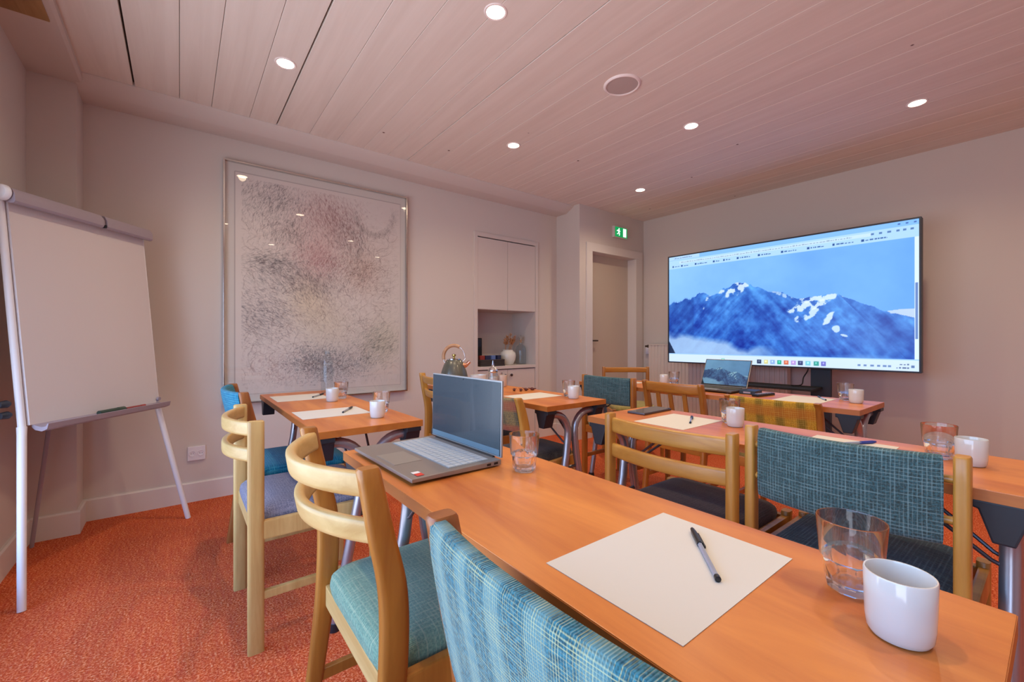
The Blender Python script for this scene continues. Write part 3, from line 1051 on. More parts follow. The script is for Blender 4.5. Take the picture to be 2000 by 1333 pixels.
        for u0, wd in ((.02, .03), (.07, .03), (.145, .055), (.24, .022), (.29, .025), (.355, .05), (.45, .045), (.545, .05), (.645, .05), (.735, .06), (.83, .07)):
            dashes(u0 + .014, u0 + wd + .01, .905, (70, 110, 170), .006)
            rect(u0, u0 + .009, .897, .913, (44, 84, 150))
        for u in (.86, .885, .91, .935, .955, .975):
            rect(u, u + .010, .932, .946, (84, 124, 180))
        for u in (.94, .962, .984):
            rect(u, u + .008, .976, .986, (70, 110, 180))
        ic = [(.455, (40, 56, 90)), (.484, (214, 210, 140)), (.511, (140, 176, 230)), (.539, (40, 170, 140)), (.566, (206, 110, 80)), (.594, (180, 150, 220)),
              (.621, (50, 60, 110)), (.649, (120, 200, 220)), (.679, (60, 160, 150)), (.705, (110, 110, 200)), (.29, (130, 200, 190))]
        for u, c in ic:
            rect(u - .009, u + .009, .014, .046, c)
            rect(u - .004, u + .003, .026, .040, tuple(min(255, x + 60) for x in c))
        for u in (.824, .843, .864, .884, .902, .916):
            rect(u - .005, u + .005, .024, .036, (110, 140, 190))
        dashes(.945, .972, .044, (90, 110, 150), .005)
        dashes(.935, .972, .022, (90, 110, 150), .005)
        rect(.978, .986, .022, .040, (90, 120, 170))
    return img


GAIN = 1.0 / (2.0 ** EXPO)
A_, B_ = Vector((3.990, 2.517, 0)), Vector((4.063, 0.612, 0))     # left and right end of the set
tv_w = (B_ - A_).length
tv_ang = math.atan2((B_ - A_).y, (B_ - A_).x)
tvc = (A_ + B_) / 2
TZ0, TZ1 = 0.829, 1.919
tv = thing('television', 'huge flat screen showing a blue snowy mountain in a browser', 'television', (tvc.x, tvc.y, TZ0), tv_ang)
hb = MB()
hgt = TZ1 - TZ0
hb.box(-tv_w / 2, tv_w / 2, 0.003, 0.075, 0, hgt)
hb.build('housing', MT['navy'], tv, bevel=0.004)
bz = MB()
be = 0.012
bz.box(-tv_w / 2, -tv_w / 2 + be, -0.004, 0.01, 0, hgt).box(tv_w / 2 - be, tv_w / 2, -0.004, 0.01, 0, hgt)
bz.box(-tv_w / 2 + be, tv_w / 2 - be, -0.004, 0.01, 0, be).box(-tv_w / 2 + be, tv_w / 2 - be, -0.004, 0.01, hgt - be, hgt)
bz.build('bezel', MT['navy'], tv, bevel=0.002)
MT['tvscreen'] = attrmat('lit_display', 0.25, emit=1.15 * GAIN, gloss=0.3)
grid_print('screen', tv_w - 2 * be, hgt - 2 * be, paint_mountain(), MT['tvscreen'], tv, loc=(0, 0.001, be))

st = thing('screen_stand', 'dark steel floor stand carrying the big screen', 'stand', (tvc.x, tvc.y, 0), tv_ang)
for cx in (-0.345, 0.345):
    box(cx - 0.068, cx + 0.068, 0.082, 0.13, 0.03, 1.45).build('column', MT['navy'], st, bevel=0.004)
box(-0.55, 0.55, 0.07, 0.15, 0.03, 0.09).build('base_beam', MT['navy'], st, bevel=0.004)
for cx in (-0.5, 0.5):
    box(cx - 0.035, cx + 0.035, -0.26, 0.30, 0.02, 0.06).build('foot', MT['navy'], st, bevel=0.006)
    for yy in (-0.23, 0.27):
        MB().lathe([(0.001, 0.0), (0.018, 0.0), (0.02, 0.01), (0.018, 0.022), (0.001, 0.022)], 14, c=(cx, yy, 0)).build('glide', MT['black'], st, smooth=40)
box(-0.42, 0.36, -0.20, 0.08, 0.662, 0.680).build('shelf', MT['blackmatte'], st, bevel=0.003)
cab = MB().tube([p for p in curve_pts([(0.262, 0.084, 0.88), (0.258, 0.082, 0.81), (0.235, 0.055, 0.75), (0.23, 0.02, 0.692), (0.18, -0.05, 0.6862)], 6)], 0.005, 6)
cb = cab.build('power_cable', MT['black'], None, smooth=40, loc=(tvc.x, tvc.y, 0), rotz=tv_ang)
tag(cb, 'thin black cable hanging beside the screen stand column', 'cable')

# =================================================================== radiator behind the screen
t = thing('radiator', 'cream panel radiator with vertical flutes, partly behind the big screen', 'radiator', (4.40, 2.29, 0), -PI / 2 + math.radians(1.1))
rw = 1.44
prof = []
nrib = 34
for i in range(nrib):
    x0 = -rw / 2 + rw * i / nrib
    p = rw / nrib
    prof += [(x0, 0.0), (x0 + p * 0.12, -0.008), (x0 + p * 0.55, -0.008), (x0 + p * 0.67, 0.0)]
prof += [(rw / 2, 0.0), (rw / 2, 0.03), (-rw / 2, 0.03)]
MB().prism(prof, 0.16, 1.0, 'z').build('front_panel', MT['radiator'], t)
box(-rw / 2 - 0.004, rw / 2 + 0.004, -0.012, 0.075, 1.0, 1.012).build('top_grille', MT['radiator'], t, bevel=0.002)
for s in (-1, 1):
    box(s * rw / 2 - 0.006, s * rw / 2 + 0.006, -0.010, 0.075, 0.15, 1.0).build('side_panel', MT['radiator'], t, bevel=0.002)
MB().lathe([(0.001, 0), (0.012, 0.0), (0.012, 0.03), (0.018, 0.032), (0.018, 0.075), (0.001, 0.078)], 14, c=(-rw / 2 - 0.075, 0.03, 0.985), axis='x').build('valve', MT['handle'], t, smooth=40)
for px in (-rw / 2 + 0.05, rw / 2 - 0.05):
    MB().tube([(px, 0.03, 0.0), (px, 0.03, 0.16)], 0.009, 10).build('pipe', MT['radiator'], t, smooth=40)
t = thing('wall_switch', 'small white square wall plate between door and radiator', 'switch', (4.478, 3.085, 0.93), -PI / 2)
box(-0.036, 0.036, -0.010, -0.002, -0.04, 0.04).build('plate', MT['socket'], t, bevel=0.003)
box(-0.022, 0.022, -0.014, -0.008, -0.026, 0.026).build('rocker', MT['socket'], t, bevel=0.002)

# =================================================================== wall socket
t = thing('wall_socket', 'white double socket low on the wall under the picture', 'socket', (0.089, YP, 0.315))
box(-0.048, 0.048, -0.012, 0, -0.046, 0.046).build('plate', MT['socket'], t, bevel=0.004)
for s in (-1, 1):
    o = MB().lathe([(0.019, -0.0125), (0.019, -0.015), (0.015, -0.015), (0.014, -0.0122)], 20, axis='y', cap=False).build('outlet', MT['socket'], t, smooth=40)
    o.location = (s * 0.023, 0, 0)
    for k in (-1, 1):
        MB().lathe([(0.0022, -0.0126), (0.0022, -0.0120)], 8, c=(k * 0.006, 0, 0), axis='y').build('hole', MT['black'], o)

# =================================================================== flip chart
fa = math.atan2(0.8, 0.6)
fc = thing('flip_chart', 'white easel flip chart board with grey clamp rail and tray', 'flip chart', (-0.302, 2.914, 0), fa)
bd = MB()
bd.add([(-0.322, 0.0, 0.705), (0.345, 0.0, 0.705), (0.345, 0.092, 1.655), (-0.322, 0.092, 1.655),
        (-0.322, 0.014, 0.703), (0.345, 0.014, 0.703), (0.345, 0.106, 1.653), (-0.322, 0.106, 1.653)],
       [(0, 1, 2, 3), (7, 6, 5, 4), (0, 4, 5, 1), (1, 5, 6, 2), (2, 6, 7, 3), (3, 7, 4, 0)])
bd.build('board', MT['board'], fc)
cl = MB()
nose = [(0.046, 1.642), (0.052, 1.634), (0.064, 1.632), (0.095, 1.640), (0.118, 1.655), (0.122, 1.668), (0.112, 1.688), (0.088, 1.700), (0.062, 1.694), (0.048, 1.672)]
cl.prism(nose, -0.335, 0.062, 'x').prism(nose, 0.080, 0.362, 'x')
cl.prism([(p[0] + 0.012, min(max(p[1], 1.650), 1.70)) for p in nose], 0.062, 0.080, 'x')
cl.build('clamp_rail', MT['greyplastic'], fc, smooth=35)
box(0.066, 0.076, 0.046, 0.060, 1.632, 1.648).build('paper_hook', MT['black'], fc, bevel=0.002)
MB().lathe([(0.001, -0.012), (0.028, -0.012), (0.033, -0.006), (0.033, 0.008), (0.027, 0.014), (0.001, 0.014)], 20, c=(-0.350, 0.084, 1.672), axis='x').build('end_cap', MT['white'], fc, smooth=40)
tr = MB()
tprof = [(0.006, 0.708), (-0.012, 0.700), (-0.034, 0.694), (-0.052, 0.697), (-0.060, 0.710), (-0.064, 0.709), (-0.058, 0.686), (-0.036, 0.676), (-0.008, 0.682), (0.006, 0.694)]
tr.prism(tprof, -0.310, 0.352, 'x')
tr.build('tray', MT['greyplastic'], fc, smooth=40)
for s, bx, fx in ((-1, -0.336, -0.443), (1, 0.352, 0.438)):
    MB().tube([(bx, 0.110, 1.665), (bx, 0.018, 0.70)], 0.013, 10).build('pole', MT['white'], fc, smooth=40)
    g = MB().tube([(bx, 0.018, 0.70), (bx + (fx - bx) * 0.05, 0.012, 0.665), (fx, -0.10, 0.0)], [0.016, 0.015, 0.0135], 12).build('leg', MT['white'], fc, smooth=40)
MB().tube([(0.01, 0.13, 1.60), (0.082, 0.432, 0.0)], 0.009, 10).build('rear_leg', MT['greyplastic'], fc, smooth=40)  # grey rather than white: the shade on this leg is in its colour
for z in (0.755, 0.80):
    MB().lathe([(0.001, -0.03), (0.013, -0.028), (0.016, 0.0), (0.008, 0.012), (0.001, 0.014)], 14, c=(-0.368, 0.035 + (z - 0.7) * 0.095, z), axis='x').build('clamp_knob', MT['navy'], fc, smooth=40)
MB().lathe([(0.001, -0.010), (0.010, -0.010), (0.012, 0.0), (0.001, 0.002)], 12, c=(0.338, -0.002, 0.725), axis='y').build('tray_screw', MT['greyplastic'], fc, smooth=40)
# marker and small flat eraser strip lying in the tray
ux, uy = math.cos(fa), math.sin(fa)
def fl(s, y, z):
    return (-0.302 + s * ux - y * uy, 2.914 + s * uy + y * ux, z)
mk = thing('marker_pen', 'dark green whiteboard marker lying in the flip chart tray', 'marker', fl(0.02, -0.031, 0.7085), fa)
MB().lathe([(0.001, -0.07), (0.0115, -0.07), (0.012, 0.03), (0.001, 0.031)], 14, axis='x').build('barrel', plain('marker_green', (52, 70, 58), 0.4), mk, smooth=40)
MB().lathe([(0.001, 0.030), (0.0128, 0.030), (0.0128, 0.066), (0.010, 0.07), (0.001, 0.07)], 14, axis='x').build('cap', plain('marker_cap', (64, 82, 66), 0.4), mk, smooth=40)
mk = thing('marker_pen', 'thin red marker lying in the flip chart tray behind the green one', 'marker', fl(0.165, -0.026, 0.706), fa)
MB().lathe([(0.001, -0.06), (0.006, -0.06), (0.0065, 0.03), (0.001, 0.031)], 12, axis='x').build('barrel', plain('marker_red', (150, 60, 56), 0.4), mk, smooth=40)
MB().lathe([(0.001, 0.030), (0.007, 0.030), (0.007, 0.055), (0.001, 0.057)], 12, axis='x').build('cap', plain('marker_cap_red', (170, 70, 64), 0.4), mk, smooth=40)


# =================================================================== folding tables
TH = 0.74
def make_table(label, x0, x1, y0, y1, group='training tables', inset=0.05):
    cx, cyy = (x0 + x1) / 2, (y0 + y1) / 2
    hw, hl = (x1 - x0) / 2, (y1 - y0) / 2
    t = thing('folding_table', label, 'table', (cx, cyy, 0), 0, group)
    top = box(-hw, hw, -hl, hl, TH - 0.026, TH).build('table_top', MT['top'], t, bevel=0.0015)
    eb = MB()
    eb.box(-hw - 0.0008, hw + 0.0008, -hl - 0.0008, -hl + 0.0008, TH - 0.0255, TH - 0.0015).box(-hw - 0.0008, hw + 0.0008, hl - 0.0008, hl + 0.0008, TH - 0.0255, TH - 0.0015)
    eb.box(-hw - 0.0008, -hw + 0.0008, -hl, hl, TH - 0.0255, TH - 0.0015).box(hw - 0.0008, hw + 0.0008, -hl, hl, TH - 0.0255, TH - 0.0015)
    eb.build('edge_band', MT['edge'], top)
    for sy in (-1, 1):
        ly = sy * (hl - inset)
        for sx_ in (-1, 1):
            zt = TH - 0.055
            bx = sx_ * (hw - 0.035)
            path = [(bx, zt), (sx_ * 0.126, zt)]
            r = 0.102
            for a in np.linspace(0, PI / 2, 8)[1:]:
                path.append((sx_ * (0.126 - r * math.sin(a)), zt - r * (1 - math.cos(a))))
            path += [(sx_ * 0.0265, 0.545), (sx_ * 0.036, 0.47), (sx_ * 0.078, 0.26), (sx_ * 0.128, 0.016)]
            lg = MB().tube([(p, ly, q) for p, q in path], 0.0185, 14).build('leg', MT['steel'], t, smooth=40)
            MB().lathe([(0.001, 0.0), (0.022, 0.0), (0.023, 0.012), (0.021, 0.03), (0.001, 0.03)], 14, c=(sx_ * 0.128, ly, 0.0)).build('foot_cap', MT['bracket'], lg, smooth=40)
            tz = TH - 0.026
            br = MB()
            br.prism([(ly - 0.048, tz), (ly + 0.048, tz), (ly + 0.048, tz - 0.018), (ly + 0.038, tz - 0.02), (ly + 0.017, tz - 0.088), (ly - 0.017, tz - 0.088), (ly - 0.038, tz - 0.02), (ly - 0.048, tz - 0.018)],
                     bx - 0.030, bx + 0.030, 'x')
            br.build('bracket', MT['bracket'], t, bevel=0.004)
            MB().tube([(sx_ * 0.030, ly - sy * 0.014, 0.525), (sx_ * 0.032, ly - sy * 0.03, 0.532), (sx_ * 0.062, ly - sy * 0.25, TH - 0.03)], 0.005, 8).build('brace', MT['brace'], t, smooth=40)
        MB().tube([(-0.05, ly - sy * 0.004, 0.40), (0.05, ly - sy * 0.004, 0.40)], 0.008, 8).build('cross_bar', MT['brace'], t, smooth=40)
    return t


make_table('cherry topped folding table in the foreground with the open grey laptop', 0.375, 0.777, 0.035, 1.280)
make_table('cherry topped folding table under the large picture, set with two paper sheets', 0.375, 0.777, 1.592, 2.905)
make_table('cherry topped folding table with the kettle on it', 1.400, 1.830, 1.530, 2.790)
make_table('cherry topped folding table with the phone, behind the blue tweed chair', 1.372, 1.785, 0.030, 1.243)
make_table('long cherry topped table in front of the big screen with small laptop', 2.455, 2.880, 0.575, 2.315, inset=0.048)

# =================================================================== chairs
def post(m, ctrl, y, thick):
    """ctrl: list of (x, z, depth) from floor to top"""
    pts = curve_pts(ctrl, 6)
    rings = []
    for i, p in enumerate(pts):
        sec = superell(p[2] / 2, thick / 2, 12, 4.5)
        rings.append([(p[0] + a, y + b, p[1]) for a, b in sec])
    # slightly domed top
    x, z, d = pts[-1]
    rings.append([(x + a * 0.86, y + b * 0.86, z + 0.004) for a, b in superell(d / 2, thick / 2, 12, 4.5)])
    return m.rings(rings)


def sweep_y(m, fx, y0, y1, zc, t, h, lean=0.0, n=14, e=4.5, ns=12, zfun=None, hfun=None):
    """bar running along y; plan curve x=fx(y)"""
    rings = []
    for i in range(n + 1):
        y = y0 + (y1 - y0) * i / n
        dx = (fx(y + 1e-3) - fx(y - 1e-3)) / 2e-3
        nx, ny = 1 / math.hypot(1, dx), -dx / math.hypot(1, dx)
        z = zc if zfun is None else zfun(y)
        hh = h if hfun is None else hfun(y)
        ring = []
        for a, b in superell(t / 2, hh / 2, ns, e):
            ring.append((fx(y) + nx * a - lean * b, y + ny * a, z + b))
        rings.append(ring)
    return m.rings(rings)


def make_chair(label, x, y0, y1, top, style, wmat, rmat, seatm, backm=None, bent=True, seat_z=0.455, group='meeting chairs', rotz=0.0, loc=None, panel=(0.2, 0.185), bulge=0.05, post_d=0.044, rails=None, fin=0.0, pt=0.032):
    w = y1 - y0
    c = thing('dining_chair', label, 'chair', loc or (x, (y0 + y1) / 2, 0), rotz, group)
    hw = w / 2
    th = 0.028
    # local x = 0 is the post top; the seat runs to +x
    if bent:
        ctrl = [(-0.012, 0.0, 0.034), (0.030, 0.30, 0.044), (0.046, 0.46, 0.052), (0.046, 0.60, 0.052), (0.022, 0.72, 0.046), (0.0, top - 0.004, 0.040)]
        def px(z):
            return float(np.interp(z, [q[1] for q in ctrl], [q[0] for q in ctrl]))
    else:
        ctrl = [(0.0, 0.0, post_d), (0.0, 0.25, post_d), (0.0, 0.5, post_d), (0.0, top - 0.004, post_d)]
        def px(z):
            return 0.0
    for s in (-1, 1):
        post(MB(), ctrl, s * (hw - th / 2), th).build('back_leg', wmat, c, smooth=50)
    # front legs, rails, seat
    sd = 0.44
    fxx = px(seat_z) + sd - 0.03
    for s in (-1, 1):
        MB().rings([[(fxx + a, s * (hw - th / 2 - 0.002 - fin) + b, z) for a, b in superell(dd / 2, th / 2, 12, 4)] for z, dd in ((0.0, 0.032), (0.3, 0.042), (seat_z - 0.004, 0.044), (seat_z + 0.002, 0.038))]).build('front_leg', wmat, c, smooth=50)
        xa, ya, yb = px(seat_z) + 0.015, s * (hw - th / 2), s * (hw - th / 2 - fin)
        MB().prism([(xa, ya - 0.011), (fxx - 0.015, yb - 0.011), (fxx - 0.015, yb + 0.011), (xa, ya + 0.011)], seat_z - 0.075, seat_z - 0.012, 'z').build('side_rail', wmat, c, bevel=0.005)
        xa = px(0.18) + 0.010
        MB().prism([(xa, ya - 0.009), (fxx - 0.010, yb - 0.009), (fxx - 0.010, yb + 0.009), (xa, ya + 0.009)], 0.175, 0.203, 'z').build('stretcher', wmat, c, bevel=0.004)
    MB().box(fxx - 0.012, fxx + 0.012, -hw + th + fin, hw - th - fin, seat_z - 0.075, seat_z - 0.016).build('front_rail', rmat, c, bevel=0.005)
    MB().box(px(seat_z) - 0.008, px(seat_z) + 0.014, -hw + th, hw - th, seat_z - 0.085, seat_z - 0.03).build('rear_rail', rmat, c, bevel=0.005)
    # cushion: soft slab between the rails
    st_ = MB()
    rr = []
    x0s, x1s = px(seat_z) - 0.012, fxx + 0.012
    yy = hw - th - 0.004 - fin
    for z, k in ((seat_z - 0.03, 0.985), (seat_z - 0.012, 1.0), (seat_z + 0.006, 0.985), (seat_z + 0.018, 0.93), (seat_z + 0.024, 0.80), (seat_z + 0.027, 0.5)):
        rr.append([((x0s + x1s) / 2 + a * k, b * k, z) for a, b in superell((x1s - x0s) / 2, yy, 28, 9)])
    st_.rings(rr)
    st_.build('seat', seatm, c, smooth=60)
    # back
    yi = hw - th - 0.0
    if style == 'rails':
        zz = rails or [(top - 0.035, 0.046), (top - 0.125, 0.046)]
        for zc, h in zz:
            xb = px(zc)
            bl = bulge
            f_ = lambda y, xb=xb, bl=bl: xb + 0.004 - bl * (1 - (y / (yi + 0.004)) ** 2)
            lean = (px(zc - 0.05) - px(zc + 0.05)) / 0.1
            sweep_y(MB(), f_, -yi - 0.004, yi + 0.004, zc, 0.022, h, lean, 18).build('back_rail', rmat, c, smooth=50)
    elif style == 'panel':
        hgt_, zc = panel[1], top - 0.002 - panel[1] / 2 if len(panel) < 3 else panel[2]
        xb = px(zc)
        lean = (px(zc - 0.05) - px(zc + 0.05)) / 0.1 if bent else 0.0
        gap = panel[0]
        yp = yi - gap
        f_ = lambda y: xb - 0.006 - bulge * (1 - (y / (yp + 0.01)) ** 2)
        sweep_y(MB(), f_, -yp, yp, zc, pt, hgt_, lean, 20, 3.6 if pt > 0.033 else 5, 20).build('back_panel', backm, c, smooth=60)
        for s in (-1, 1):
            for dz in (-0.045, 0.045):
                MB().tube([(px(zc + dz), s * (yi + 0.002), zc + dz), (px(zc + dz) - 0.004, s * (yp - 0.02), zc + dz)], 0.009, 10).build('peg', rmat, c, smooth=40)
    elif style == 'slats':
        f_ = lambda y: px(top - 0.03) - 0.03 * (1 - (y / yi) ** 2)
        lean = 0.12
        sweep_y(MB(), f_, -yi - 0.004, yi + 0.004, top - 0.036, 0.022, 0.062, lean, 16).build('back_rail', rmat, c, smooth=50)
        g_ = lambda y: px(0.52) - 0.012 * (1 - (y / yi) ** 2)
        sweep_y(MB(), g_, -yi - 0.004, yi + 0.004, 0.52, 0.02, 0.04, 0.0, 16).build('back_rail', rmat, c, smooth=50)
        for yy_ in (-0.09, 0.0, 0.09):
            a0, b0 = f_(yy_), g_(yy_)
            MB().rings([[(b0 + a, yy_ + b, 0.53) for a, b in superell(0.007, 0.016, 10, 4)], [(a0 + 0.008 + a, yy_ + b, top - 0.055) for a, b in superell(0.007, 0.014, 10, 4)]]).build('slat', wmat, c, smooth=50)
    return c


# row 1 (nearest the window)
make_chair('turquoise upholstered chair at the far end of the row, below the picture', 0.222, 2.20, 2.70, 0.832, 'panel', MT['walnut'], MT['walnut_y'], F['turq_s'], F['turq'], panel=(-0.012, 0.20))
make_chair('pale oak chair with two curved rails and grey seat', 0.205, 1.672, 2.172, 0.787, 'rails', MT['oak_pale'], MT['oak_pale_y'], F['grey'], bent=False, bulge=0.075, post_d=0.05, rails=[(0.755, 0.048), (0.665, 0.046)])
make_chair('oak chair with two curved rails and sage seat at the foreground table', 0.262, 0.738, 1.207, 0.838, 'rails', MT['amber'], MT['oak_pale_y'], F['sage'], bulge=0.085)
make_chair('brown chair with blue green tweed back, nearest the camera', 0.268, 0.108, 0.508, 0.838, 'panel', MT['walnut'], MT['walnut_y'], F['bluet_s'], F['bluet'], panel=(-0.006, 0.25), bulge=0.016, pt=0.04)
# row 2
make_chair('oak chair with slender rails behind the grey laptop, at the kettle table', 1.302, 2.20, 2.69, 0.838, 'rails', MT['oak'], MT['oak_y'], F['char_s'], bulge=0.06)
make_chair('chair with autumn plaid back beside the grey laptop screen', 1.262, 1.568, 2.04, 0.787, 'panel', MT['oak'], MT['oak_y'], F['char_s'], F['plaidd'], panel=(-0.002, 0.165), bulge=0.05, fin=0.062)
make_chair('honey oak chair with two thick rails and dark brown seat', 1.297, 0.592, 1.076, 0.785, 'rails', MT['oak'], MT['oak_y'], F['brown_s'], bent=False, bulge=0.035, post_d=0.042, rails=[(0.742, 0.055), (0.648, 0.05)])
make_chair('oak chair with wide blue tweed back panel behind the foreground glass', 1.335, 0.122, 0.582, 0.812, 'panel', MT['oak'], MT['oak_y'], F['tweed_s'], F['tweed'], panel=(0.018, 0.195), bent=False, bulge=0.04, post_d=0.040)
# row 3
make_chair('chair with dusky teal back panel and pale green seat near the door', 2.425, 1.775, 2.245, 0.802, 'panel', MT['amber'], MT['amber_y'], F['green_s'], F['tweed2'], panel=(0.004, 0.19), bent=False, bulge=0.03)
make_chair('oak chair with vertical slats in front of the small laptop', 2.397, 1.288, 1.694, 0.802, 'slats', MT['amber'], MT['amber_y'], F['olive_s'])
make_chair('chair with yellow plaid herringbone back below the big screen', 2.397, 0.708, 1.160, 0.760, 'panel', MT['amber'], MT['amber_y'], F['olive_s'], F['plaidy'], panel=(-0.002, 0.175), bulge=0.03)
make_chair('yellow oak chair facing the room in front of the door', 0, -0.225, 0.225, 0.802, 'rails', MT['amber'], MT['amber_y'], F['olive_s'], bent=False, bulge=0.02, rotz=math.atan2(-0.79, -0.61), loc=(3.40, 2.60, 0), rails=[(0.772, 0.048)])

# =================================================================== things on the tables
def lathe_glass(prof_out, prof_in, n=40, facets=0, zf=0.0):
    """closed vessel: outside up, inside down; below zf the outside is cut to flat facets"""
    m = MB()
    rings = []
    for (r, z) in prof_out + prof_in:
        ring = []
        for k in range(n):
            a = 2 * PI * k / n
            rr = r
            if facets and (r, z) in prof_out and z < zf:
                s = 2 * PI / facets
                b = (a + s / 2) % s - s / 2
                rr = r * (0.985 * math.cos(s / 2) / math.cos(b) if True else 1)
            ring.append((rr * math.cos(a), rr * math.sin(a), z))
        rings.append(ring)
    m.rings(rings)
    return m


TUMBLER_OUT = [(0.0005, 0.0), (0.024, 0.0), (0.0275, 0.003), (0.029, 0.012), (0.0312, 0.036), (0.0318, 0.0385), (0.0338, 0.042), (0.0345, 0.050), (0.0375, 0.0895), (0.0372, 0.091)]
TUMBLER_IN = [(0.0362, 0.091), (0.0358, 0.0895), (0.0328, 0.050), (0.0300, 0.030), (0.0265, 0.014), (0.018, 0.011), (0.0005, 0.0105)]
tumbler_mesh = None
def tumbler(label, x, y, rot=0.0):
    global tumbler_mesh
    if tumbler_mesh is None:
        o = lathe_glass(TUMBLER_OUT, TUMBLER_IN, 60, 10, 0.040).build('water_glass', MT['glass'], smooth=30)
        tumbler_mesh = o.data
    else:
        o = bpy.data.objects.new('water_glass', tumbler_mesh)
        COL.objects.link(o)
    o.location = (x, y, TH + 0.0004)
    o.rotation_euler = (0, 0, rot)
    return tag(o, label, 'glass', 'water glasses on the tables')


CUP_OUT = [(0.0005, 0.0015), (0.020, 0.0015), (0.021, 0.0), (0.0255, 0.001), (0.0285, 0.006), (0.0298, 0.018), (0.0308, 0.045), (0.0312, 0.0675), (0.0306, 0.0687)]
CUP_IN = [(0.0293, 0.0687), (0.0287, 0.0672), (0.0282, 0.045), (0.0270, 0.015), (0.022, 0.0065), (0.0005, 0.005)]
cup_mesh = None
def cup(label, x, y):
    global cup_mesh
    if cup_mesh is None:
        o = lathe_glass(CUP_OUT, CUP_IN, 40).build('espresso_cup', MT['ceramic'], smooth=40)
        cup_mesh = o.data
    else:
        o = bpy.data.objects.new('espresso_cup', cup_mesh)
        COL.objects.link(o)
    o.location = (x, y, TH + 0.0004)
    return tag(o, label, 'cup', 'white handleless cups')


def paper(label, x0, x1, y0, y1, rot=0.0):
    o = box(-(x1 - x0) / 2, (x1 - x0) / 2, -(y1 - y0) / 2, (y1 - y0) / 2, 0, 0.0008).build('paper_sheet', MT['paper'], loc=((x0 + x1) / 2, (y0 + y1) / 2, TH + 0.0002), rotz=rot)
    return tag(o, label, 'paper', 'blank paper sheets')


pen0 = None
def pen(label, tip, end, cap=None, z=TH + 0.0010):
    """tip -> end in plan; the capped end lies at 'tip'"""
    global pen0
    tip, end = Vector(tip), Vector(end)
    d = end - tip
    L_ = 0.148
    mid = (tip + end) / 2
    ang = math.atan2(d.y, d.x)
    t = thing('ballpoint_pen', label, 'pen', (mid.x, mid.y, z), ang, 'ballpoint pens')
    b = MB().lathe([(0.001, -0.03), (0.0038, -0.03), (0.0038, L_ / 2 - 0.002), (0.003, L_ / 2), (0.001, L_ / 2)], 6, c=(0, 0, 0.0042), axis='x')
    b.build('barrel', MT['tan_plastic'], t)
    c = cap or MT['penblack']
    k = MB().lathe([(0.001, -L_ / 2), (0.003, -L_ / 2 + 0.001), (0.0046, -L_ / 2 + 0.014), (0.0046, -L_ / 2 + 0.056), (0.001, -L_ / 2 + 0.056)], 14, c=(0, 0, 0.0047), axis='x').build('cap', c, t, smooth=40)
    box(-L_ / 2 + 0.018, -L_ / 2 + 0.064, 0.0044, 0.0066, 0.0025, 0.0062).build('clip', c, k, bevel=0.0006)
    MB().lathe([(0.001, L_ / 2 - 0.001), (0.0041, L_ / 2 - 0.001), (0.0041, L_ / 2 + 0.006), (0.001, L_ / 2 + 0.007)], 12, c=(0, 0, 0.0042), axis='x').build('end_plug', c, t, smooth=40)
    return t


# foreground table
paper('large blank sheet under the clear pen on the foreground table', 0.418, 0.712, 0.246, 0.459, 0.0)
pen('clear ballpoint with black cap on the foreground sheet', (0.684, 0.388), (0.564, 0.282))
tumbler('faceted water glass in the foreground beside the white cup', 0.686, 0.170, 0.1)
cup('large white cup in the foreground at the table corner', 0.620, 0.111)
tumbler('water glass standing beside the open grey laptop', 0.672, 0.818, 0.2)
# left table
paper('nearer blank sheet on the table below the picture', 0.392, 0.672, 1.880, 2.100)
paper('farther blank sheet on the table below the picture', 0.400, 0.660, 2.490, 2.752)
pen('black pen on the nearer sheet below the picture', (0.660, 2.092), (0.556, 1.925))
pen('black pen on the farther sheet below the picture', (0.684, 2.700), (0.575, 2.545))
cup('bluish white cup on the near corner of the table below the picture', 0.650, 1.752)
cup('white cup beside the farther sheet below the picture', 0.632, 2.352)
tumbler('water glass behind the near cup on the picture side table', 0.712, 1.868)
tumbler('water glass behind the far cup on the picture side table', 0.700, 2.432)
# clear ribbed bottle
bp_ = [(0.0005, 0.002), (0.026, 0.0), (0.034, 0.006)]
for i in range(9):
    z = 0.02 + i * 0.0165
    bp_ += [(0.0355, z), (0.0335, z + 0.006)]
bp_ += [(0.0355, 0.172), (0.034, 0.186), (0.024, 0.215), (0.0145, 0.232), (0.0135, 0.240), (0.0135, 0.243)]
t = thing('water_bottle', 'clear ribbed water bottle in front of the picture', 'bottle', (0.715, 2.775, TH + 0.0004))
MT['pet'] = thinglass('clear_bottle_plastic', (246, 250, 252), 1.0)
MB().lathe(bp_, 32, cap=False).build('body', MT['pet'], t, smooth=60)
MB().lathe([(0.001, 0.238), (0.016, 0.238), (0.0162, 0.242), (0.0155, 0.256), (0.001, 0.257)], 20).build('cap', MT['pet'], t, smooth=40)
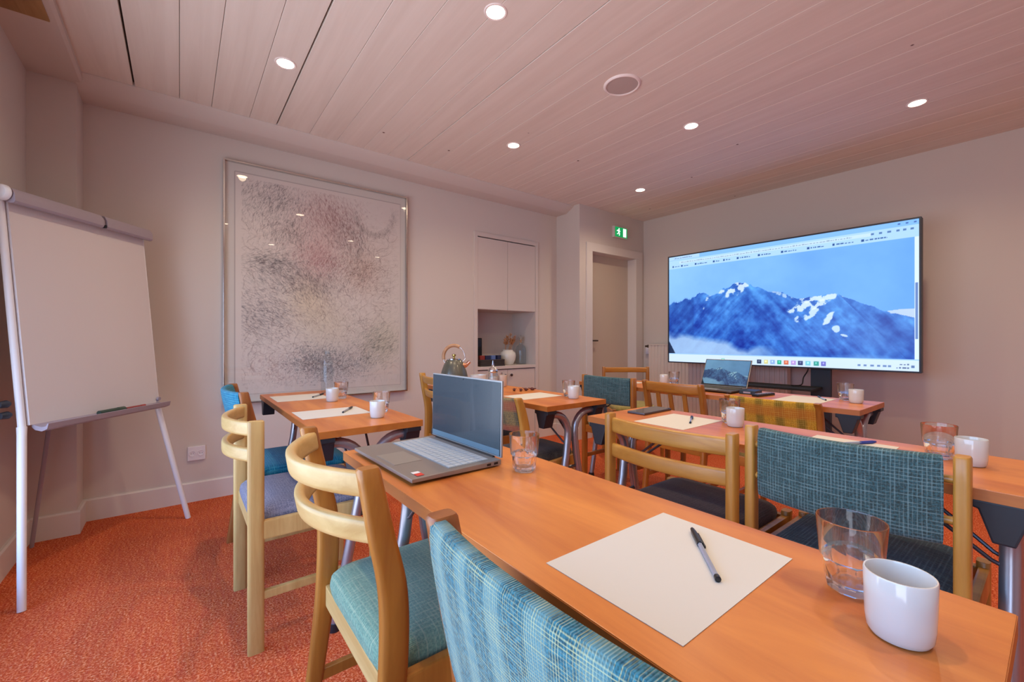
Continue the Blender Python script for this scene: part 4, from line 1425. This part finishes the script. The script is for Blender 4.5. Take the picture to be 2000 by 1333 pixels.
# kettle table
paper('blank sheet on the kettle table', 1.462, 1.744, 1.776, 1.970)
cup('white cup at the near end of the kettle table', 1.712, 1.658)
tumbler('water glass behind the cup at the near end of the kettle table', 1.752, 1.735)
for i, (sx_, sy_) in enumerate(((1.662, 2.122), (1.690, 2.090), (1.731, 2.090), (1.778, 2.084))):
    lab = ['wrapped dark sweet nearest the laptop on the kettle table', 'second wrapped dark sweet from the laptop side', 'third wrapped dark sweet from the laptop side', 'wrapped dark sweet farthest from the laptop on the kettle table'][i]
    s = thing('wrapped_sweet', lab, 'sweet', (sx_, sy_, TH + 0.0003), 0.7 + i * 0.4, 'wrapped sweets on the kettle table')
    MB().lathe([(0.001, -0.014), (0.007, -0.012), (0.0095, 0), (0.007, 0.012), (0.001, 0.014)], 12, c=(0, 0, 0.0095), axis='x').build('body', MT['sweet'], s, smooth=60)
    for k in (-1, 1):
        tw = MB()
        tw.add([(k * 0.012, -0.002, 0.010), (k * 0.012, 0.002, 0.010), (k * 0.026, 0.009, 0.018), (k * 0.027, 0.0, 0.012), (k * 0.026, -0.009, 0.016),
                (k * 0.012, -0.002, 0.008), (k * 0.012, 0.002, 0.008), (k * 0.026, 0.009, 0.016), (k * 0.027, 0.0, 0.010), (k * 0.026, -0.009, 0.014)],
               [(0, 1, 2, 3), (0, 3, 4), (8, 7, 6, 5), (9, 8, 5), (1, 6, 7, 2), (2, 7, 8, 3), (3, 8, 9, 4), (4, 9, 5, 0), (0, 5, 6, 1)])
        tw.build('twist', MT['sweet'], s)
# kettle
ke = thing('kettle', 'grey green pyramid kettle with wooden arched handle', 'kettle', (1.497, 2.585, TH + 0.0003), math.radians(-38))
MB().lathe([(0.001, 0.0), (0.088, 0.0), (0.09, 0.006), (0.088, 0.02), (0.001, 0.02)], 40).build('power_base', MT['black'], ke, smooth=40)
MB().lathe([(0.001, 0.022), (0.098, 0.022), (0.101, 0.030), (0.099, 0.05), (0.086, 0.105), (0.070, 0.150), (0.056, 0.178), (0.046, 0.186), (0.001, 0.186)], 44).build('body', MT['kettle'], ke, smooth=50)
ld_ = MB().lathe([(0.001, 0.186), (0.048, 0.186), (0.047, 0.191), (0.020, 0.197), (0.001, 0.198)], 32).build('lid', MT['chrome'], ke, smooth=40)
MB().lathe([(0.001, 0.197), (0.008, 0.197), (0.007, 0.204), (0.014, 0.212), (0.013, 0.222), (0.001, 0.225)], 18).build('lid_knob', MT['brass'], ld_, smooth=40)
MB().tube(curve_pts([(0.068, 0, 0.145), (0.085, 0, 0.150), (0.108, 0, 0.172)], 4), [0.020, 0.019, 0.017, 0.016, 0.014, 0.013, 0.012, 0.012, 0.012], 16).build('spout', MT['copper'], ke, smooth=50)
arc = [(0.062 * math.cos(a) * 1.18, 0, 0.205 + 0.078 * math.sin(a)) for a in np.linspace(0.15, PI + 0.25, 16)]
MB().tube(arc[4:], 0.0115, 12).build('handle', MT['beech'], ke, smooth=50)
MB().tube([(0.06, 0, 0.172), (0.078, 0, 0.19)] + arc[:5], 0.0035, 8).build('handle_bracket', MT['chrome'], ke, smooth=50)
MB().tube([arc[-1], (-0.07, 0, 0.172), (-0.058, 0, 0.160)], 0.0035, 8).build('handle_bracket', MT['chrome'], ke, smooth=50)
# white bowl with lid of cups behind laptop, sugar pourer, small tumbler
t = thing('stacked_saucers', 'stack of white saucers with a bowl beside the kettle', 'bowl', (1.60, 2.435, TH + 0.0003))
for i in range(3):
    MB().lathe([(0.001, 0.0), (0.03, 0.0), (0.058, 0.006), (0.060, 0.009), (0.03, 0.005), (0.001, 0.005)], 32, c=(0, 0, i * 0.0075)).build('saucer', MT['ceramic'], t, smooth=50)
lathe_glass([(0.0005, 0.022), (0.03, 0.022), (0.045, 0.03), (0.054, 0.055), (0.056, 0.085)], [(0.053, 0.085), (0.051, 0.056), (0.042, 0.034), (0.0005, 0.027)], 32).build('bowl', MT['ceramic'], t, smooth=50)
t = thing('sugar_pourer', 'glass sugar pourer with chrome cone spout', 'sugar pourer', (1.698, 2.405, TH + 0.0003))
lathe_glass([(0.0005, 0.0), (0.033, 0.0), (0.036, 0.006), (0.036, 0.075), (0.031, 0.098), (0.030, 0.105)], [(0.028, 0.105), (0.029, 0.097), (0.033, 0.074), (0.033, 0.008), (0.0005, 0.005)], 32).build('jar', MT['glass'], t, smooth=50)
MB().lathe([(0.001, 0.006), (0.032, 0.009), (0.032, 0.066), (0.02, 0.072), (0.001, 0.073)], 28).build('sugar', MT['sugar'], t, smooth=50)
MB().lathe([(0.032, 0.098), (0.034, 0.104), (0.034, 0.116), (0.026, 0.128), (0.012, 0.136), (0.008, 0.150), (0.003, 0.180), (0.001, 0.181)], 28, cap=False).build('pour_top', MT['chrome'], t, smooth=50)
t = lathe_glass([(0.0005, 0.0), (0.022, 0.0), (0.026, 0.004), (0.030, 0.080)], [(0.028, 0.080), (0.024, 0.008), (0.0005, 0.006)], 32).build('tumbler', MT['cream'], smooth=50, loc=(1.760, 2.375, TH + 0.0003))
tag(t, 'beige tumbler next to the sugar pourer', 'tumbler')
tumbler('water glass behind the sugar pourer on the kettle table', 1.785, 2.475)
# right table
ph = thing('phone', 'dark smartphone lying flat behind the honey oak chair', 'phone', (1.668, 1.143, TH + 0.0003), math.radians(2))
box(-0.108, 0.108, -0.043, 0.043, 0, 0.009).build('body', MT['phoneedge'], ph, bevel=0.003)
box(-0.105, 0.105, -0.040, 0.040, 0.0088, 0.0096).build('glass', MT['phone'], ph)
paper('blank sheet next to the phone', 1.420, 1.702, 0.836, 1.046)
pen('dark pen on the sheet next to the phone', (1.690, 0.955), (1.545, 0.880))
tumbler('water glass behind the white cup next to the phone sheet', 1.690, 0.800)
cup('white cup in the middle of the row with the phone', 1.636, 0.754)
paper('blank sheet half hidden behind the blue tweed chair back', 1.415, 1.705, 0.305, 0.515)
pen('blue capped pen behind the blue tweed chair back', (1.690, 0.372), (1.600, 0.420), MT['penblue'])
tumbler('water glass at the right edge behind the blue tweed chair', 1.640, 0.212)
cup('white cup at the right edge behind the blue tweed chair', 1.612, 0.149)
# table in front of the screen
paper('blank sheet on the table in front of the big screen', 2.490, 2.810, 0.760, 0.968)
pen('grey pen on the sheet in front of the big screen', (2.835, 0.855), (2.695, 0.775))
tumbler('water glass at the right end of the screen table', 2.815, 0.722)
cup('cream cup at the right end of the screen table', 2.728, 0.655)
cup('cream cup at the left end of the screen table', 2.800, 1.800)
tumbler('water glass at the left end of the screen table', 2.848, 1.748)
paper('white card lying at the left end of the screen table', 2.56, 2.76, 1.93, 2.07)
t = thing('black_adapter', 'small black adapter box beside the small laptop', 'adapter', (2.700, 1.155, TH + 0.0003), 0.06)
box(-0.055, 0.055, -0.045, 0.045, 0, 0.022).build('body', MT['black'], t, bevel=0.004)
box(-0.057, -0.054, -0.02, 0.02, 0.006, 0.016).build('port', MT['greyplastic'], t)
t = thing('remote_control', 'slim dark remote control on the screen table', 'remote', (2.655, 1.065, TH + 0.0003), math.radians(-8))
box(-0.085, 0.085, -0.019, 0.019, 0, 0.014).build('body', MT['black'], t, bevel=0.005)
for i in range(5):
    for j in (-1, 0, 1):
        box(-0.06 + i * 0.025, -0.048 + i * 0.025, j * 0.011 - 0.004, j * 0.011 + 0.004, 0.0135, 0.0152).build('button', MT['greyplastic'], t)


# =================================================================== laptops
def laptop(label, loc, rotz, w, d, screen_h, tilt, screen_mat=None, img=None, big=True, body=None):
    """local +x points away from the user; hinge at x = d"""
    t = thing('laptop', label, 'laptop', loc, rotz)
    z1 = 0.0165
    bs = MB()
    bs.add([(0, -w / 2, 0.007), (d, -w / 2, 0.003), (d, w / 2, 0.003), (0, w / 2, 0.007),
            (0, -w / 2, z1 - 0.001), (d, -w / 2, z1), (d, w / 2, z1), (0, w / 2, z1 - 0.001)],
           [(0, 3, 2, 1), (4, 5, 6, 7), (0, 1, 5, 4), (1, 2, 6, 5), (2, 3, 7, 6), (3, 0, 4, 7)])
    base = bs.build('base', body or MT['alu'], t, bevel=0.0022)
    for fx_ in (0.02, d - 0.02):
        for fy_ in (-w / 2 + 0.03, w / 2 - 0.03):
            MB().lathe([(0.001, 0.0), (0.007, 0.0), (0.007, 0.008), (0.001, 0.008)], 10, c=(fx_, fy_, 0)).build('rubber_foot', MT['black'], base)
    kb = box(d * 0.42, d * 0.91, -w / 2 + 0.018, w / 2 - 0.018, z1 - 0.002, z1 + 0.0004).build('keyboard', MT['deck'] if big else MT['black'], t)
    box(d * 0.06, d * 0.36, -0.055, 0.055, z1 - 0.002, z1 + 0.0003).build('trackpad', plain('trackpad', (158, 150, 140), 0.35, 0.4), t, bevel=0.0006)
    rows, cols = 6, 16
    if not big:
        rows, cols = 5, 12
    x0, x1 = d * 0.43, d * 0.90
    yy0, yy1 = -w / 2 + 0.021, w / 2 - 0.021
    kw, kh = (yy1 - yy0) / cols, (x1 - x0) / rows
    km = None
    for r in range(rows):
        for c in range(cols):
            if r == 0 and 4 <= c <= 8:
                if c == 4:
                    box(0.0008, kh - 0.0016, 0.0008, kw * 5 - 0.0016, 0, 0.0014).build('key', MT['key'] if big else MT['smallkey'], kb, bevel=0.0004, seg=1, loc=(x0, yy0 + 4 * kw, z1 + 0.0003))
                continue
            if km is None:
                o = box(0.0008, kh - 0.0016, 0.0008, kw - 0.0016, 0, 0.0014).build('key', MT['key'] if big else MT['smallkey'], kb, bevel=0.0004, seg=1)
                km = o.data
            else:
                o = bpy.data.objects.new('key', km)
                COL.objects.link(o)
                o.parent = kb
            o.location = (x0 + r * kh, yy0 + c * kw, z1 + 0.0003)
    MB().tube([(d - 0.002, -w / 2 + 0.03, z1 - 0.001), (d - 0.002, w / 2 - 0.03, z1 - 0.001)], 0.0045, 10).build('hinge', MT['black'], t, smooth=40)
    # lid, built upright then leaned back by its own rotation
    ldo = box(0.0, 0.006, -w / 2, w / 2, 0.0, screen_h).build('lid', MT['alulid'], t, bevel=0.002, loc=(d - 0.001, 0, z1 + 0.003))
    ldo.rotation_euler = (0, tilt, 0)
    if img is None:
        box(-0.0012, 0.001, -w / 2 + 0.004, w / 2 - 0.004, 0.004, screen_h - 0.004).build('display', screen_mat, ldo)
        box(-0.0015, 0.0, -w / 2 + 0.006, w / 2 - 0.006, 0.005, 0.020).build('lower_bezel', plain('lower_bezel', (92, 116, 128), 0.5), ldo)
        MB().lathe([(0.0008, 0), (0.0022, 0), (0.0022, 0.0006), (0.0005, 0.0006)], 10, c=(-0.0018, 0, screen_h - 0.008), axis='x').build('webcam', MT['black'], ldo)
        for i_ in range(2):
            box(d - 0.045 + i_ * 0.022, d - 0.033 + i_ * 0.022, -w / 2 - 0.0006, -w / 2 + 0.001, 0.007, 0.0125).build('port', MT['black'], base)
    else:
        box(-0.001, 0.001, -w / 2 + 0.003, w / 2 - 0.003, 0.003, screen_h - 0.003).build('bezel', MT['black'], ldo)
        g = grid_print('display', w - 0.012, screen_h - 0.018, img, screen_mat, ldo, loc=(-0.0014, 0, 0.012))
        g.rotation_euler = (0, 0, -PI / 2)
    return t


lp = laptop('open grey laptop with dark screen on the foreground table', (0.398, 1.058, TH + 0.0002), math.radians(1.5), 0.360, 0.248, 0.197, math.radians(1.0), MT['screenoff'])
s1 = box(-0.009, 0.009, -0.014, 0.0, 0, 0.0004).build('sticker', plain('white_sticker', (226, 226, 222), 0.4), lp, loc=(0.028, -0.135, 0.0164))
box(-0.009, 0.009, -0.018, 0.0, 0, 0.0004).build('sticker', plain('red_sticker', (206, 60, 48), 0.4), lp, loc=(0.028, -0.150, 0.0164))
MT['lapscreen'] = attrmat('lit_laptop_display', 0.25, emit=0.55 * GAIN, gloss=0.3)
laptop('small open laptop showing a grey blue mountain before the big screen', (2.585, 1.365, TH + 0.0002), math.radians(0), 0.300, 0.205, 0.188, math.radians(24),
       MT['lapscreen'], paint_mountain(80, 130, chrome=False, pal='grey'), big=False, body=MT['darkalu'])

# =================================================================== things on the niche counter
CZ = 0.7963
t = thing('coffee_machine', 'tall black machine at the left side of the niche', 'coffee machine', (2.435, 3.782, CZ))
box(-0.085, 0.075, -0.03, 0.12, 0, 0.285).build('body', MT['blackmatte'], t, bevel=0.008)
box(-0.08, 0.07, -0.10, -0.03, 0, 0.03).build('drip_tray', MT['black'], t, bevel=0.004)
box(-0.04, 0.03, -0.09, -0.03, 0.19, 0.27).build('brew_head', MT['black'], t, bevel=0.006)
bk = thing('tray_basket', 'dark woven basket filled with small packs on the niche counter', 'basket', (2.505, 3.597, CZ))
m = MB()
w2, d2 = 0.150, 0.055
m.box(-w2, w2, -d2, d2, 0, 0.008)
m.build('bottom', MT['basket'], bk)
for k in range(4):
    zz = 0.012 + k * 0.0155
    pts = [(math.copysign(abs(math.cos(a)) ** 0.35, math.cos(a)) * w2, math.copysign(abs(math.sin(a)) ** 0.35, math.sin(a)) * d2, zz) for a in np.linspace(0, 2 * PI, 41)]
    MB().tube(pts, 0.0085, 8, cap=False).build('wicker_band', MT['basket'], bk, smooth=60)
packs = [(-0.105, 'red', 'dark red coffee pack at the left of the basket'), (-0.045, 'dark', 'dark pack beside the red one in the basket'), (0.025, 'blue', 'blue grey pack in the basket'), (0.095, 'dark', 'navy pack at the right end of the basket next to the vase')]
for dx, mk_, lab in packs:
    o = box(-0.026, 0.026, -0.025, 0.025, 0, 0.098).build('coffee_pack', MT[mk_], bevel=0.004, loc=(2.505 + dx, 3.597, CZ + 0.0085), rotz=dx * 2)
    tag(o, lab, 'pack', 'packs in the basket')
vs_ = thing('vase', 'white glazed round vase on the niche counter', 'vase', (2.785, 3.665, CZ))
lathe_glass([(0.0005, 0.0), (0.050, 0.0), (0.058, 0.006), (0.078, 0.05), (0.086, 0.095), (0.080, 0.128), (0.060, 0.145), (0.054, 0.152), (0.056, 0.160)],
            [(0.050, 0.160), (0.048, 0.150), (0.074, 0.124), (0.080, 0.094), (0.07, 0.05), (0.0005, 0.012)], 40).build('body', MT['vase'], vs_, smooth=50)
dg = thing('dried_bouquet', 'brown dried plume bouquet standing in the white vase', 'bouquet', (2.785, 3.665, CZ + 0.034))
for i in range(11):
    a = random.uniform(0, 2 * PI)
    r1 = random.uniform(0.02, 0.09)
    hz = random.uniform(0.22, 0.295)
    sx0, sy0 = math.cos(a) * 0.03, math.sin(a) * 0.03
    ex, ey = math.cos(a) * r1 + 0.03, math.sin(a) * r1 * 0.7
    ctrl = [(sx0 * 0.3, sy0 * 0.3, 0), (sx0, sy0, 0.125), ((sx0 + ex) / 2, (sy0 + ey) / 2, 0.18), (ex, ey, hz)]
    stem = MB().tube(curve_pts(ctrl, 4), 0.0015, 5).build('stem', MT['dried'], dg)
    pm = MB()
    base_ = Vector(((sx0 + ex) / 2, (sy0 + ey) / 2, 0.175))
    tip_ = Vector((ex, ey, hz))
    for k in range(26):
        f_ = random.random()
        p = base_.lerp(tip_, f_)
        q = p + Vector((random.uniform(-1, 1), random.uniform(-1, 1), random.uniform(0.4, 1.6))) * 0.020
        pm.tube([p, (p + q) / 2 + Vector((0, 0, 0.003)), q], [0.0012, 0.0034, 0.0006], 5)
    pm.build('plume', MT['dried'], dg)
t = thing('glass_bottle', 'clear square shouldered glass bottle with glass stopper beside the vase', 'bottle', (2.962, 3.665, CZ))
lathe_glass([(0.0005, 0.0), (0.052, 0.0), (0.058, 0.006), (0.058, 0.165), (0.048, 0.195), (0.022, 0.215), (0.018, 0.235), (0.022, 0.240)],
            [(0.017, 0.240), (0.015, 0.232), (0.019, 0.212), (0.045, 0.192), (0.055, 0.163), (0.055, 0.008), (0.0005, 0.006)], 36).build('body', MT['pet'], t, smooth=50)
sp = MB()
for k in range(5):
    a = PI / 2 + k * 2 * PI / 5
    p0 = [(0.034 * math.cos(a), 0.285 + 0.034 * math.sin(a)), (0.015 * math.cos(a + PI / 5), 0.285 + 0.015 * math.sin(a + PI / 5)), (0, 0.285), (0.015 * math.cos(a - PI / 5), 0.285 + 0.015 * math.sin(a - PI / 5))]
    sp.prism(p0, -0.006, 0.006, 'y')
sp.build('star_stopper', plain('grey_star', (150, 146, 142), 0.4), t)
MB().tube([(0, 0, 0.23), (0, 0, 0.272)], 0.008, 10).build('cork', MT['beech'], t, smooth=40)
